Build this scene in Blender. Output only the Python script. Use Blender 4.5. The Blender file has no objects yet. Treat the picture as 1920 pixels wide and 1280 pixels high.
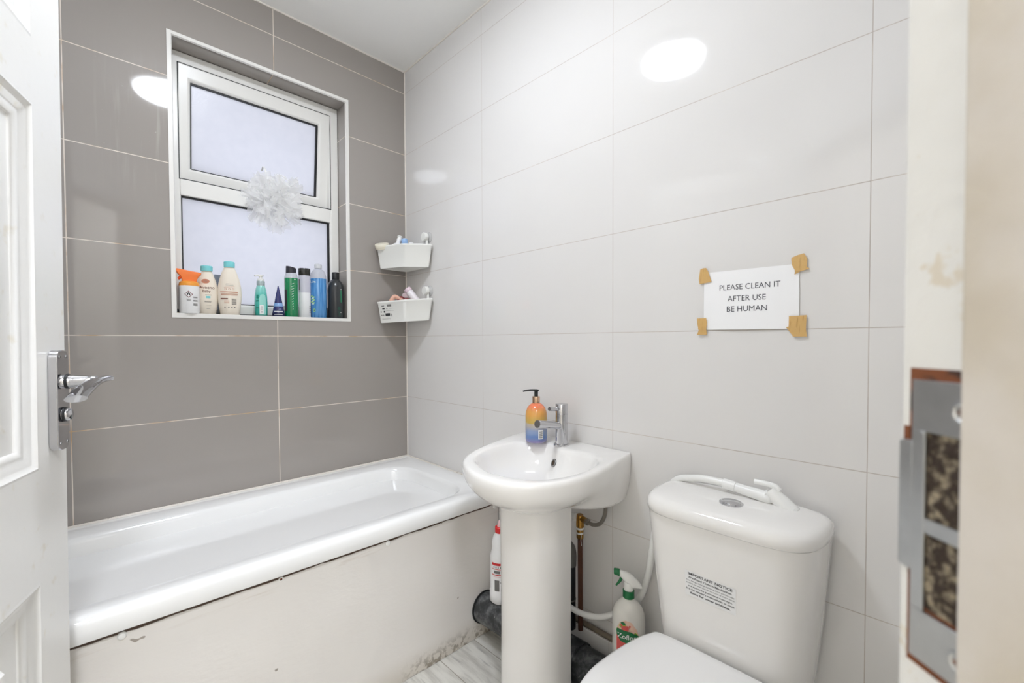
import bpy, bmesh, math, random
from mathutils import Vector, Matrix
random.seed(7)
D = bpy.data
SC = bpy.context.scene
COL = SC.collection
rad = math.radians

# ------------------------------------------------------------------ camera
CAM = Vector((-1.1663, -1.8884, 1.1263))
_y, _p, _r = rad(43.8156), rad(-1.2086), rad(-0.2571)
_fw = Vector((math.sin(_y) * math.cos(_p), math.cos(_y) * math.cos(_p), math.sin(_p)))
_rt = Vector((math.cos(_y), -math.sin(_y), 0))
_up = _rt.cross(_fw)
_R = _rt * math.cos(_r) + _up * math.sin(_r)
_U = -_rt * math.sin(_r) + _up * math.cos(_r)
cd = D.cameras.new('camera')
cam = D.objects.new('camera', cd)
COL.objects.link(cam)
M = Matrix((_R, _U, -_fw)).transposed().to_4x4()
M.translation = CAM
cam.matrix_world = M
cd.sensor_width = 36.0
cd.lens = 810.638 / 1920 * 36
cd.shift_x = 23.025 / 1920
cd.shift_y = 16.015 / 1920
cd.clip_start = 0.01
cd.dof.use_dof = True
cd.dof.focus_distance = 1.6
cd.dof.aperture_fstop = 6.0
SC.camera = cam

# ------------------------------------------------------------------ world, lights, exposure
world = D.worlds.new('daylight')
SC.world = world
world.use_nodes = True
bg = world.node_tree.nodes['Background']
bg.inputs[0].default_value = (0.87, 0.90, 1.0, 1)
bg.inputs[1].default_value = 0.74
LAMP_POS = (-0.835, -0.975, 2.428)
LAMP_POWER = 49.0         # emission strength of the ceiling light's diffuser
HALL_FILL_POWER = 84.0  # emission strength of the added hallway fill light
SC.view_settings.view_transform = 'Standard'
SC.view_settings.look = 'None'
SC.view_settings.gamma = 1
SC.view_settings.use_curve_mapping = False
SC.view_settings.exposure = 0.66
SC.cycles.use_denoising = True
SC.cycles.max_bounces = 14
SC.cycles.diffuse_bounces = 8
SC.cycles.transmission_bounces = 10
SC.cycles.transparent_max_bounces = 48
SC.cycles.sample_clamp_indirect = 6.0


# ------------------------------------------------------------------ materials
def s2l(c):
    return tuple((x / 12.92 if x <= 0.04045 else ((x + 0.055) / 1.055) ** 2.4) for x in (v / 255 for v in c))


def mat(name, rgb, rough=0.4, metal=0.0, coat=0.0, trans=0.0, ior=1.5, emit=None, estr=0.0, mottle=0.0,
        mscale=12.0, bump=0.0, bscale=60.0, alpha=1.0, sss=0.0):
    m = D.materials.new(name)
    m.use_nodes = True
    nt = m.node_tree
    b = nt.nodes['Principled BSDF']
    col = s2l(rgb) + (1,)
    b.inputs['Base Color'].default_value = col
    b.inputs['Roughness'].default_value = rough
    b.inputs['Metallic'].default_value = metal
    b.inputs['Coat Weight'].default_value = coat
    b.inputs['Coat Roughness'].default_value = 0.05
    b.inputs['Transmission Weight'].default_value = trans
    b.inputs['IOR'].default_value = ior
    b.inputs['Alpha'].default_value = alpha
    if emit:
        b.inputs['Emission Color'].default_value = s2l(emit) + (1,)
        b.inputs['Emission Strength'].default_value = estr
    if mottle or bump:
        tc = nt.nodes.new('ShaderNodeNewGeometry')
        n = nt.nodes.new('ShaderNodeTexNoise')
        n.inputs['Scale'].default_value = mscale
        n.inputs['Detail'].default_value = 5
        nt.links.new(tc.outputs['Position'], n.inputs['Vector'])
        if mottle:
            mx = nt.nodes.new('ShaderNodeMix')
            mx.data_type = 'RGBA'
            mx.inputs[6].default_value = tuple(c * (1 - mottle) for c in col[:3]) + (1,)
            mx.inputs[7].default_value = tuple(min(1, c * (1 + mottle)) for c in col[:3]) + (1,)
            nt.links.new(n.outputs['Fac'], mx.inputs[0])
            nt.links.new(mx.outputs[2], b.inputs['Base Color'])
        if bump:
            n2 = nt.nodes.new('ShaderNodeTexNoise')
            n2.inputs['Scale'].default_value = bscale
            n2.inputs['Detail'].default_value = 3
            nt.links.new(tc.outputs['Position'], n2.inputs['Vector'])
            bp = nt.nodes.new('ShaderNodeBump')
            bp.inputs['Strength'].default_value = bump
            bp.inputs['Distance'].default_value = 0.002
            nt.links.new(n2.outputs['Fac'], bp.inputs['Height'])
            nt.links.new(bp.outputs['Normal'], b.inputs['Normal'])
    return m


class NT:
    """tiny helper for node maths"""
    def __init__(s, m):
        s.nt = m.node_tree
        s.b = s.nt.nodes['Principled BSDF']
        s.geo = s.nt.nodes.new('ShaderNodeNewGeometry')
        sp = s.nt.nodes.new('ShaderNodeSeparateXYZ')
        s.nt.links.new(s.geo.outputs['Position'], sp.inputs[0])
        s.x, s.y, s.z = sp.outputs

    def m(s, op, *a, clamp=False):
        n = s.nt.nodes.new('ShaderNodeMath')
        n.operation = op
        n.use_clamp = clamp
        for i, v in enumerate(a):
            if isinstance(v, (int, float)):
                n.inputs[i].default_value = v
            else:
                s.nt.links.new(v, n.inputs[i])
        return n.outputs[0]

    def mr(s, v, a, b, c=0.0, d=1.0):
        n = s.nt.nodes.new('ShaderNodeMapRange')
        n.interpolation_type = 'SMOOTHSTEP'
        for i, q in enumerate((v, a, b, c, d)):
            if isinstance(q, (int, float)):
                n.inputs[i].default_value = q
            else:
                s.nt.links.new(q, n.inputs[i])
        return n.outputs[0]

    def noise(s, scale, detail=4, vscale=None, rough=0.5):
        n = s.nt.nodes.new('ShaderNodeTexNoise')
        n.inputs['Scale'].default_value = scale
        n.inputs['Detail'].default_value = detail
        n.inputs['Roughness'].default_value = rough
        if vscale:
            mp = s.nt.nodes.new('ShaderNodeMapping')
            mp.inputs['Scale'].default_value = vscale
            s.nt.links.new(s.geo.outputs['Position'], mp.inputs[0])
            s.nt.links.new(mp.outputs[0], n.inputs['Vector'])
        else:
            s.nt.links.new(s.geo.outputs['Position'], n.inputs['Vector'])
        return n.outputs['Fac']

    def mix(s, f, a, b):
        n = s.nt.nodes.new('ShaderNodeMix')
        n.data_type = 'RGBA'
        for i, q in ((0, f), (6, a), (7, b)):
            if isinstance(q, (int, float)):
                n.inputs[i].default_value = q
            elif isinstance(q, tuple):
                n.inputs[i].default_value = s2l(q) + (1,)
            else:
                s.nt.links.new(q, n.inputs[i])
        return n.outputs[2]

    def link(s, out, name):
        s.nt.links.new(out, s.b.inputs[name])

    def bump(s, h, strength, dist):
        bp = s.nt.nodes.new('ShaderNodeBump')
        bp.inputs['Strength'].default_value = strength
        bp.inputs['Distance'].default_value = dist
        s.nt.links.new(h, bp.inputs['Height'])
        s.link(bp.outputs['Normal'], 'Normal')

    def line(s, c, off, step, w):
        """1 on the lines c = off + k*step of half width w"""
        t = s.m('DIVIDE', s.m('SUBTRACT', c, off), step)
        f = s.m('ABSOLUTE', s.m('SUBTRACT', s.m('FRACT', s.m('ADD', t, 0.5)), 0.5))
        return s.mr(s.m('MULTIPLY', f, step), w, w * 0.6)


def tile_mat(name, base, grout, axis, off, stepx, hw, vw, rough, stain=None, dirt=0.0, specks=False):
    m = mat(name, base, rough)
    n = NT(m)
    h = {'x': n.x, 'y': n.y}[axis]
    lh = n.line(n.z, 1.15, 0.3, hw)
    lv = n.line(h, off, stepx, vw)
    ln = n.m('MAXIMUM', lh, lv)
    big = n.noise(1.7, 3)
    c1 = tuple(v - 3 for v in base)
    c2 = tuple(min(255, v + 3) for v in base)
    bc = n.mix(big, c1, c2)
    if specks:   # dried lime specks and runs left of the window
        sp = n.mr(n.noise(75, 2), 0.70, 0.76)
        area = n.m('MULTIPLY', n.mr(n.m('ABSOLUTE', n.m('SUBTRACT', n.x, -1.02)), 0.16, 0.02),
                   n.mr(n.m('ABSOLUTE', n.m('SUBTRACT', n.z, 1.86)), 0.28, 0.05))
        runs = n.m('MULTIPLY', n.mr(n.noise(1, 3, (60, 60, 4)), 0.5, 0.75), 0.35)
        f = n.m('MULTIPLY', n.m('MAXIMUM', sp, runs), area, clamp=True)
        bc = n.mix(n.m('MULTIPLY', f, 0.55), bc, (222, 220, 214))
    g = grout
    if stain:
        g = n.mix(n.mr(n.noise(9, 5), 0.48, 0.68), grout, stain)
    n.link(n.mix(ln, bc, g), 'Base Color')
    sm = n.mr(n.noise(5, 4), 0.35, 0.7, rough * 0.85, rough * 1.35)
    n.link(n.m('MAXIMUM', sm, n.m('MULTIPLY', ln, 0.7)), 'Roughness')
    n.bump(n.m('MULTIPLY', ln, -1.0), 0.35, 0.001)
    return m


M_TW = tile_mat('grey_gloss_tile', (159, 153, 148), (226, 216, 206), 'x', 0.0, 0.6009, 0.0017, 0.0017, 0.055,
                stain=(190, 158, 122), specks=True)
M_TR = tile_mat('pale_gloss_tile', (223, 221, 219), (190, 181, 174), 'y', -0.574, 0.599, 0.0012, 0.0010, 0.045,
                stain=(206, 198, 190))
M_TLW = tile_mat('pale_gloss_tile_left', (226, 224, 222), (190, 182, 175), 'y', -0.3, 0.6, 0.0012, 0.0012, 0.06)
M_TF = tile_mat('pale_gloss_tile_front', (226, 224, 222), (190, 182, 175), 'x', -0.3, 0.6, 0.0012, 0.0012, 0.10)
M_CEIL = mat('ceiling_paint', (249, 249, 247), 0.7)
M_PAINT = mat('white_wall_paint', (234, 232, 228), 0.6)
M_HALL = mat('hall_paint', (226, 222, 214), 0.7)
M_CER = mat('white_ceramic', (238, 236, 233), 0.07, coat=0.4)
M_ACR = mat('white_acrylic', (240, 240, 239), 0.12, coat=0.3)
M_BEAD = mat('white_silicone', (232, 226, 218), 0.35, mottle=0.04)
M_CHROME = mat('chrome', (200, 200, 203), 0.07, metal=1.0)
M_SATIN = mat('satin_chrome', (150, 150, 150), 0.28, metal=1.0)
M_STEEL = mat('worn_steel', (186, 188, 188), 0.30, metal=1.0, mottle=0.12, mscale=90)
M_BLACK = mat('black_rubber', (22, 23, 25), 0.5)
M_UPVC = mat('white_upvc', (236, 235, 231), 0.28, mottle=0.012, mscale=25)
M_WPLA = mat('white_plastic', (238, 238, 235), 0.3)
M_TRIM = mat('white_tile_trim', (236, 234, 230), 0.3)
M_PAPER = mat('white_paper', (243, 243, 244), 0.75)
M_INK = mat('black_ink', (45, 45, 48), 0.7)
M_GREYINK = mat('grey_ink', (120, 118, 116), 0.7)

# glossy white door paint, a little yellowed and grubby in the mouldings
M_DOOR = mat('old_white_gloss_paint', (228, 227, 222), 0.3)
_n = NT(M_DOOR)
_n.link(_n.mix(_n.mr(_n.noise(28, 5), 0.62, 0.80), (233, 232, 229), (222, 216, 202)), 'Base Color')
_n.bump(_n.noise(55, 4), 0.22, 0.002)

M_JAMB = mat('chipped_white_gloss', (222, 221, 217), 0.4)
_n = NT(M_JAMB)
_f = _n.mr(_n.noise(42, 5, None, 0.6), 0.60, 0.66)
_n.link(_n.mix(_n.m('MULTIPLY', _f, 0.6), (222, 221, 217), (206, 192, 166)), 'Base Color')
_n.bump(_n.noise(70, 4), 0.35, 0.003)
M_STOP = mat('cream_jamb_paint', (206, 198, 182), 0.5)
_n = NT(M_STOP)
_n.link(_n.mix(_n.mr(_n.noise(11, 5), 0.40, 0.66), (202, 196, 188), (190, 181, 166)), 'Base Color')
_n.bump(_n.noise(60, 4), 0.3, 0.003)
M_RUST = mat('chipped_brown_wood', (122, 70, 38), 0.75)
_n = NT(M_RUST)
_n.link(_n.mix(_n.mr(_n.noise(95, 5), 0.46, 0.58), (118, 66, 34), (52, 34, 24)), 'Base Color')
M_ROUGHHOLE = mat('old_filler_in_mortice', (90, 78, 62), 0.85)
_n = NT(M_ROUGHHOLE)
_n.link(_n.mix(_n.mr(_n.noise(210, 5, None, 0.6), 0.44, 0.68), (48, 36, 26), (150, 138, 116)), 'Base Color')
_n.bump(_n.noise(160, 4), 0.8, 0.004)

# bath panel: warm white board, grime along floor, brown line under the rim
M_PANEL = mat('bath_panel_board', (230, 227, 223), 0.42)
_n = NT(M_PANEL)
_bc = _n.mix(_n.noise(3.2, 4), (224, 219, 213), (235, 232, 228))
_sc = _n.mr(_n.noise(1, 4, (7, 7, 70)), 0.56, 0.74)
_top = _n.mr(_n.z, 0.44, 0.495)
_bc = _n.mix(_n.m('MULTIPLY', _n.m('MULTIPLY', _sc, _top), 0.45), _bc, (168, 144, 112))
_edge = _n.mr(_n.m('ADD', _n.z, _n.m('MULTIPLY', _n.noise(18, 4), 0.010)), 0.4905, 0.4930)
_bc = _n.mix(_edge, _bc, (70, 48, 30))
_grd = _n.mr(_n.z, 0.075, 0.0)
_blk = _n.m('MULTIPLY', _n.mr(_n.noise(46, 5, None, 0.65), 0.46, 0.60), _grd)
_xl = _n.mr(_n.x, -0.46, -0.34)
_bc = _n.mix(_n.m('MULTIPLY', _n.m('MULTIPLY', _blk, _xl), 0.85), _bc, (84, 74, 66))
_bc = _n.mix(_n.m('MULTIPLY', _n.mr(_n.z, 0.10, 0.0), 0.4), _bc, (176, 164, 140))
_sp = _n.mr(_n.noise(34, 1), 0.80, 0.82)
_bc = _n.mix(_n.m('MULTIPLY', _sp, 0.7), _bc, (120, 104, 88))
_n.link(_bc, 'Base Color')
_n.bump(_n.noise(34, 4, (1, 1, 2.2)), 0.25, 0.003)

# floor: grey-white wood effect boards running along y
M_FLOOR = mat('wood_effect_floor', (205, 202, 194), 0.35)
_n = NT(M_FLOOR)
_st = _n.noise(1, 6, (38, 5, 1), 0.6)
_bc = _n.mix(_n.mr(_st, 0.36, 0.70), (216, 214, 207), (180, 177, 170))
_bc = _n.mix(_n.m('MULTIPLY', _n.mr(_n.noise(1, 5, (60, 8, 1)), 0.56, 0.74), 0.7), _bc, (158, 156, 152))
_ln = _n.line(_n.x, -0.126, 0.155, 0.0016)
_bc = _n.mix(_n.m('MULTIPLY', _ln, 0.8), _bc, (122, 112, 98))
_n.link(_bc, 'Base Color')

# black soil pipe with dust, lime splashes
M_SOIL = mat('dusty_black_pipe', (52, 54, 56), 0.45)
_n = NT(M_SOIL)
_bc = _n.mix(_n.mr(_n.noise(26, 6, None, 0.65), 0.40, 0.78), (42, 44, 46), (128, 130, 132))
_bc = _n.mix(_n.mr(_n.noise(60, 3), 0.70, 0.76), _bc, (205, 205, 203))
_n.link(_bc, 'Base Color')
M_DARKPIPE = mat('black_waste_pipe', (26, 27, 31), 0.35)
M_GREYPIPE = mat('grey_elbow', (112, 110, 106), 0.4)
M_COPPER = mat('tarnished_copper', (96, 62, 48), 0.5, metal=0.5, mottle=0.25, mscale=50)
M_DULLPIPE = mat('dull_painted_pipe', (120, 110, 96), 0.6, mottle=0.2, mscale=60)
M_BRASS = mat('brass', (176, 132, 66), 0.3, metal=1.0, mottle=0.15, mscale=120)

# frosted glass lit by the daylight behind it
M_FROST = D.materials.new('frosted_glass')
M_FROST.use_nodes = True
_t = M_FROST.node_tree
_t.nodes.remove(_t.nodes['Principled BSDF'])
_tr = _t.nodes.new('ShaderNodeBsdfTranslucent')
_tr.inputs[0].default_value = (0.92, 0.93, 0.96, 1)
_gl = _t.nodes.new('ShaderNodeBsdfGlossy')
_gl.inputs['Roughness'].default_value = 0.25
_mx = _t.nodes.new('ShaderNodeMixShader')
_mx.inputs[0].default_value = 0.06
_g = _t.nodes.new('ShaderNodeNewGeometry')
_no = _t.nodes.new('ShaderNodeTexNoise')
_no.inputs['Scale'].default_value = 260
_no.inputs['Detail'].default_value = 2
_n3 = _t.nodes.new('ShaderNodeTexNoise')
_n3.inputs['Scale'].default_value = 30
_n3.inputs['Detail'].default_value = 5
_cr = _t.nodes.new('ShaderNodeMapRange')
_cr.inputs[1].default_value = 0.3
_cr.inputs[2].default_value = 0.8
_mc = _t.nodes.new('ShaderNodeMix')
_mc.data_type = 'RGBA'
_mc.inputs[6].default_value = (0.90, 0.905, 0.93, 1)
_mc.inputs[7].default_value = (0.94, 0.94, 0.96, 1)
_bp = _t.nodes.new('ShaderNodeBump')
_bp.inputs['Strength'].default_value = 0.5
_bp.inputs['Distance'].default_value = 0.001
for a, b in ((_g.outputs['Position'], _no.inputs['Vector']), (_g.outputs['Position'], _n3.inputs['Vector']),
             (_n3.outputs['Fac'], _cr.inputs[0]), (_cr.outputs[0], _mc.inputs[0]), (_mc.outputs[2], _tr.inputs[0]),
             (_no.outputs['Fac'], _bp.inputs['Height']), (_bp.outputs[0], _gl.inputs['Normal']),
             (_tr.outputs[0], _mx.inputs[1]), (_gl.outputs[0], _mx.inputs[2]),
             (_mx.outputs[0], _t.nodes['Material Output'].inputs[0])):
    _t.links.new(a, b)


# ------------------------------------------------------------------ mesh helpers
class MB:
    def __init__(s):
        s.v, s.f, s.mi = [], [], []

    def add(s, vs, fs, mi=0):
        k = len(s.v)
        s.v += [Vector(p) for p in vs]
        s.f += [tuple(i + k for i in f) for f in fs]
        s.mi += [mi] * len(fs)
        return s

    def box(s, a, b, mi=0, mx=None):
        x0, y0, z0 = a
        x1, y1, z1 = b
        vs = [Vector(p) for p in ((x0, y0, z0), (x1, y0, z0), (x1, y1, z0), (x0, y1, z0),
                                  (x0, y0, z1), (x1, y0, z1), (x1, y1, z1), (x0, y1, z1))]
        if mx:
            vs = [mx @ p for p in vs]
        return s.add(vs, [(0, 3, 2, 1), (4, 5, 6, 7), (0, 1, 5, 4), (1, 2, 6, 5), (2, 3, 7, 6), (3, 0, 4, 7)], mi)

    def loft(s, rings, cap0=True, cap1=True, closed=True, mi=0):
        n = len(rings[0])
        vs = [p for r in rings for p in r]
        fs = []
        for i in range(len(rings) - 1):
            for j in range(n if closed else n - 1):
                a, b = i * n + j, i * n + (j + 1) % n
                fs.append((a, b, b + n, a + n))
        if cap0:
            fs.append(tuple(reversed(range(n))))
        if cap1:
            k = (len(rings) - 1) * n
            fs.append(tuple(range(k, k + n)))
        return s.add(vs, fs, mi)

    def lathe(s, prof, mx=None, seg=40, sy=1.0, mi=0, caps=True):
        rings = []
        for r, z in prof:
            ring = []
            for i in range(seg):
                a = 2 * math.pi * i / seg
                p = Vector((max(r, 1e-5) * math.cos(a), max(r, 1e-5) * sy * math.sin(a), z))
                ring.append(mx @ p if mx else p)
            rings.append(ring)
        return s.loft(rings, caps, caps, mi=mi)

    def tube(s, pts, r, seg=16, mi=0, smooth=True, caps=True, flat=None):
        pts = [Vector(p) for p in pts]
        if smooth and len(pts) > 2:
            pts = catmull(pts, 10)
        rr = r if callable(r) else (lambda t: r)
        rings = []
        prev = None
        for i, p in enumerate(pts):
            t = (pts[min(i + 1, len(pts) - 1)] - pts[max(i - 1, 0)]).normalized()
            if prev is None:
                prev = Vector((0, 0, 1)) if abs(t.z) < 0.9 else Vector((1, 0, 0))
            n = (prev - t * prev.dot(t)).normalized()
            prev = n
            b = t.cross(n)
            R = rr(i / (len(pts) - 1))
            rings.append([p + (n * math.cos(a) * (flat or 1) + b * math.sin(a)) * R
                          for a in (2 * math.pi * k / seg for k in range(seg))])
        return s.loft(rings, caps, caps, mi=mi)

    def prism(s, poly, z0, z1, mx=None, mi=0):
        r0 = [Vector((x, y, z0)) for x, y in poly]
        r1 = [Vector((x, y, z1)) for x, y in poly]
        if mx:
            r0 = [mx @ p for p in r0]
            r1 = [mx @ p for p in r1]
        return s.loft([r0, r1], mi=mi)

    def build(s, name, mats, parent=None, loc=None, smooth=True, bevel=0.0, seg=3, angle=35, sub=0):
        me = D.meshes.new(name)
        off = Vector((0, 0, 0))
        p = parent
        while p is not None:
            off = off + p.location
            p = p.parent
        if loc is not None:
            off = off + Vector(loc) if parent is not None else Vector(loc)
        me.from_pydata([v - off for v in s.v], [], s.f)
        if not isinstance(mats, (list, tuple)):
            mats = [mats]
        for m in mats:
            me.materials.append(m)
        for poly, mi in zip(me.polygons, s.mi):
            poly.material_index = mi
        bm = bmesh.new()
        bm.from_mesh(me)
        bmesh.ops.recalc_face_normals(bm, faces=bm.faces)
        bm.to_mesh(me)
        bm.free()
        if smooth:
            me.polygons.foreach_set('use_smooth', [True] * len(me.polygons))
            me.set_sharp_from_angle(angle=rad(angle))
        o = D.objects.new(name, me)
        COL.objects.link(o)
        if parent is not None:
            o.parent = parent
        if loc is not None:
            o.location = Vector(loc)
        if bevel:
            b = o.modifiers.new('bevel', 'BEVEL')
            b.width = bevel
            b.segments = seg
            b.limit_method = 'ANGLE'
            b.angle_limit = rad(30)
            b.harden_normals = False
        if sub:
            q = o.modifiers.new('sub', 'SUBSURF')
            q.levels = sub
            q.render_levels = sub
        return o


def catmull(pts, k, closed=False):
    out = []
    n = len(pts)
    rng = range(n) if closed else range(n - 1)
    for i in rng:
        if closed:
            p0, p1, p2, p3 = pts[i - 1], pts[i], pts[(i + 1) % n], pts[(i + 2) % n]
        else:
            p0, p1, p2, p3 = pts[max(i - 1, 0)], pts[i], pts[i + 1], pts[min(i + 2, n - 1)]
        for j in range(k):
            t = j / k
            out.append(0.5 * ((2 * p1) + (p2 - p0) * t + (2 * p0 - 5 * p1 + 4 * p2 - p3) * t * t
                              + (3 * p1 - p0 - 3 * p2 + p3) * t ** 3))
    if not closed:
        out.append(pts[-1].copy())
    return out


def rounded(poly, r, k=6):
    """round the corners of a 2D polygon; r a number or list"""
    out = []
    n = len(poly)
    for i in range(n):
        p = Vector(poly[i])
        a = Vector(poly[i - 1]) - p
        b = Vector(poly[(i + 1) % n]) - p
        q = r[i] if isinstance(r, (list, tuple)) else r
        if q <= 0:
            out.append(p)
            continue
        ang = a.angle(b)
        t = min(q / math.tan(ang / 2), a.length * 0.49, b.length * 0.49)
        s, e = p + a.normalized() * t, p + b.normalized() * t
        for j in range(k + 1):
            u = j / k
            out.append(s * (1 - u) ** 2 + p * 2 * u * (1 - u) + e * u * u)
    return out


def frame(origin, xd, yd, zd):
    m = Matrix((Vector(xd), Vector(yd), Vector(zd))).transposed().to_4x4()
    m.translation = Vector(origin)
    return m


def along(axis, origin):
    """matrix mapping local z to the given axis"""
    z = Vector(axis).normalized()
    x = (Vector((0, 0, 1)) if abs(z.z) < 0.9 else Vector((1, 0, 0))).cross(z).normalized()
    return frame(origin, x, z.cross(x), z)


def thing(name, label, cat, loc, group=None):
    o = D.objects.new(name, None)
    COL.objects.link(o)
    o.location = Vector(loc)
    o.empty_display_size = 0.05
    o['label'] = label
    o['category'] = cat
    if group:
        o['group'] = group
    return o


def tag(o, label, cat, group=None):
    o['label'] = label
    o['category'] = cat
    if group:
        o['group'] = group
    return o


def struct(o, label=None):
    o['kind'] = 'structure'
    if label:
        o['label'] = label
    return o


def sroot(name, loc, label=None):
    o = D.objects.new(name, None)
    COL.objects.link(o)
    o.location = Vector(loc)
    return struct(o, label)


def text_pts(string, size, align='CENTER', bold=0.0, spacing=1.0):
    cu = D.curves.new('lettering', 'FONT')
    cu.body = string
    cu.size = size
    cu.align_x = align
    cu.align_y = 'CENTER'
    cu.offset = bold
    cu.space_character = spacing
    cu.resolution_u = 3
    ob = D.objects.new('lettering', cu)
    COL.objects.link(ob)
    dg = bpy.context.evaluated_depsgraph_get()
    ev = ob.evaluated_get(dg)
    me = ev.to_mesh()
    vs = [v.co.copy() for v in me.vertices]
    fs = [tuple(p.vertices) for p in me.polygons]
    ev.to_mesh_clear()
    D.objects.remove(ob)
    D.curves.remove(cu)
    return vs, fs


def text(mb, string, size, fn, mi=0, align='CENTER', bold=0.0, sx=1.0, spacing=1.0):
    vs, fs = text_pts(string, size, align, bold, spacing)
    mb.add([fn(v.x * sx, v.y) for v in vs], fs, mi)


def rect(mb, fn, x0, x1, y0, y1, mi=0, nx=1):
    vs = []
    for i in range(nx + 1):
        x = x0 + (x1 - x0) * i / nx
        vs += [fn(x, y0), fn(x, y1)]
    mb.add(vs, [(2 * i, 2 * i + 2, 2 * i + 3, 2 * i + 1) for i in range(nx)], mi)


# ------------------------------------------------------------------ room shell
CZ = 2.458
WX0, WX1, WZ0, WZ1 = -0.932, -0.304, 1.229, 2.198      # window opening
LX = -1.62
w = MB()
w.box((LX - 0.1, 0, 0), (WX0, 0.25, CZ))
w.box((WX1, 0, 0), (0.1, 0.25, CZ))
w.box((WX0, 0, 0), (WX1, 0.25, WZ0))
w.box((WX0, 0, WZ1), (WX1, 0.25, CZ))
struct(w.build('wall_back', M_TW, smooth=False))
struct(MB().box((0, -2.35, 0), (0.1, 0, CZ)).build('wall_right', M_TR, smooth=False))
struct(MB().box((LX - 0.1, -1.20, 0), (LX, 0, CZ)).build('wall_left', M_TLW, smooth=False))
struct(MB().box((-0.52, -2.45, 0), (0.1, -2.35, CZ)).build('wall_front', M_TF, smooth=False))
struct(MB().box((-3.2, -3.6, -0.1), (0.1, 0.25, 0)).build('floor', M_FLOOR, smooth=False))
struct(MB().box((-3.2, -3.6, CZ), (0.1, 0.25, CZ + 0.1)).build('ceiling', M_CEIL, smooth=False))

# the doorway wall, set diagonally: N points into the room, P to the right, seen from the doorway
DN = Vector((math.sin(rad(44.1)), math.cos(rad(44.1)), 0))
DP = Vector((DN.y, -DN.x, 0))
DC = Vector((CAM.x, CAM.y, 0))


def dw(a, b, z):
    return DC + DN * a + DP * b + Vector((0, 0, z))


DM = frame(DC, DN, DP, (0, 0, 1))
dwl = MB()
dwl.box((0.075, 0.234, 0), (0.205, 0.98, CZ), mx=DM)
dwl.box((0.075, -0.90, 0), (0.205, -0.562, CZ), mx=DM)
dwl.box((0.075, -0.562, 2.035), (0.205, 0.234, CZ), mx=DM)
struct(dwl.build('wall_doorway', M_PAINT, smooth=False))
# hallway behind the camera
hl = MB()
hl.box((-1.25, 0.98, 0), (0.205, 1.08, CZ), mx=DM)
hl.box((-1.25, -1.0, 0), (0.205, -0.90, CZ), mx=DM)
hl.box((-1.35, -1.0, 0), (-1.25, 1.08, CZ), mx=DM)
struct(hl.build('wall_hallway', M_HALL, smooth=False))

# silicone beads and white edging
b = MB()
b.tube([(-0.001, -0.001, 0.55), (-0.001, -0.001, CZ)], 0.0035, 8, smooth=False)
struct(b.build('trim_1', M_BEAD), 'white bead of sealant in the tiled corner')
b = MB()
b.tube([(LX, -0.001, CZ - 0.002), (0, -0.001, CZ - 0.002)], 0.004, 8, smooth=False)
b.tube([(-0.001, 0, CZ - 0.002), (-0.001, -2.35, CZ - 0.002)], 0.004, 8, smooth=False)
struct(b.build('trim_2', M_BEAD), 'white sealant line where tiles meet ceiling')
# white plastic edging round the window opening
b = MB()
o0 = [(-0.9445, 1.2135), (-0.2925, 1.2175), (-0.2925, 2.2105), (-0.9445, 2.2095)]
i0 = [(WX0, WZ0), (WX1, WZ0), (WX1, WZ1), (WX0, WZ1)]
for k in range(4):
    l = (k + 1) % 4
    r0 = [Vector((o0[k][0], -0.0025, o0[k][1])), Vector((i0[k][0], -0.0035, i0[k][1])),
          Vector((i0[k][0] + (0.003 if k in (0, 3) else -0.003), 0.004, i0[k][1] + (0.002 if k < 2 else -0.002))),
          Vector((o0[k][0], 0.003, o0[k][1]))]
    r1 = [Vector((o0[l][0], -0.0025, o0[l][1])), Vector((i0[l][0], -0.0035, i0[l][1])),
          Vector((i0[l][0] + (0.003 if l in (0, 3) else -0.003), 0.004, i0[l][1] + (0.002 if l < 2 else -0.002))),
          Vector((o0[l][0], 0.003, o0[l][1]))]
    b.loft([r0, r1])
struct(b.build('trim_3', M_TRIM, smooth=False), 'white plastic edging round the window opening')

# ------------------------------------------------------------------ window
win = sroot('window_1', (-0.618, 0.10, WZ0), 'white frosted bathroom window, top sash ajar')


def ring_frame(mb, x0, x1, z0, z1, wl, wr, wb, wt, y0, y1, mx=None, ch=0.0, mi=0):
    """rectangular frame; ch chamfers the inner front edge"""
    O = [(x0, z0), (x1, z0), (x1, z1), (x0, z1)]
    I = [(x0 + wl, z0 + wb), (x1 - wr, z0 + wb), (x1 - wr, z1 - wt), (x0 + wl, z1 - wt)]
    C_ = [(x0 + wl - ch, z0 + wb - ch), (x1 - wr + ch, z0 + wb - ch), (x1 - wr + ch, z1 - wt + ch), (x0 + wl - ch, z1 - wt + ch)]
    rings = [[(x, y1, z) for x, z in O], [(x, y0, z) for x, z in O], [(x, y0, z) for x, z in C_],
             [(x, y0 + ch, z) for x, z in I], [(x, y1, z) for x, z in I], [(x, y1, z) for x, z in O]]
    rings = [[(mx @ Vector(p)) if mx else Vector(p) for p in r] for r in rings]
    mb.loft(rings, False, False, mi=mi)


FY = 0.088
TZ0, TZ1 = 1.672, 1.722       # transom
f = MB()
ring_frame(f, WX0 + 0.001, WX1 - 0.001, WZ0 + 0.001, WZ1 - 0.002, 0.032, 0.040, 0.045, 0.042, FY, FY + 0.06, ch=0.006)
f.box((WX0 + 0.03, FY, TZ0), (WX1 - 0.038, FY + 0.06, TZ1 + 0.01))
f.build('window_frame', M_UPVC, win, bevel=0.003)
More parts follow.
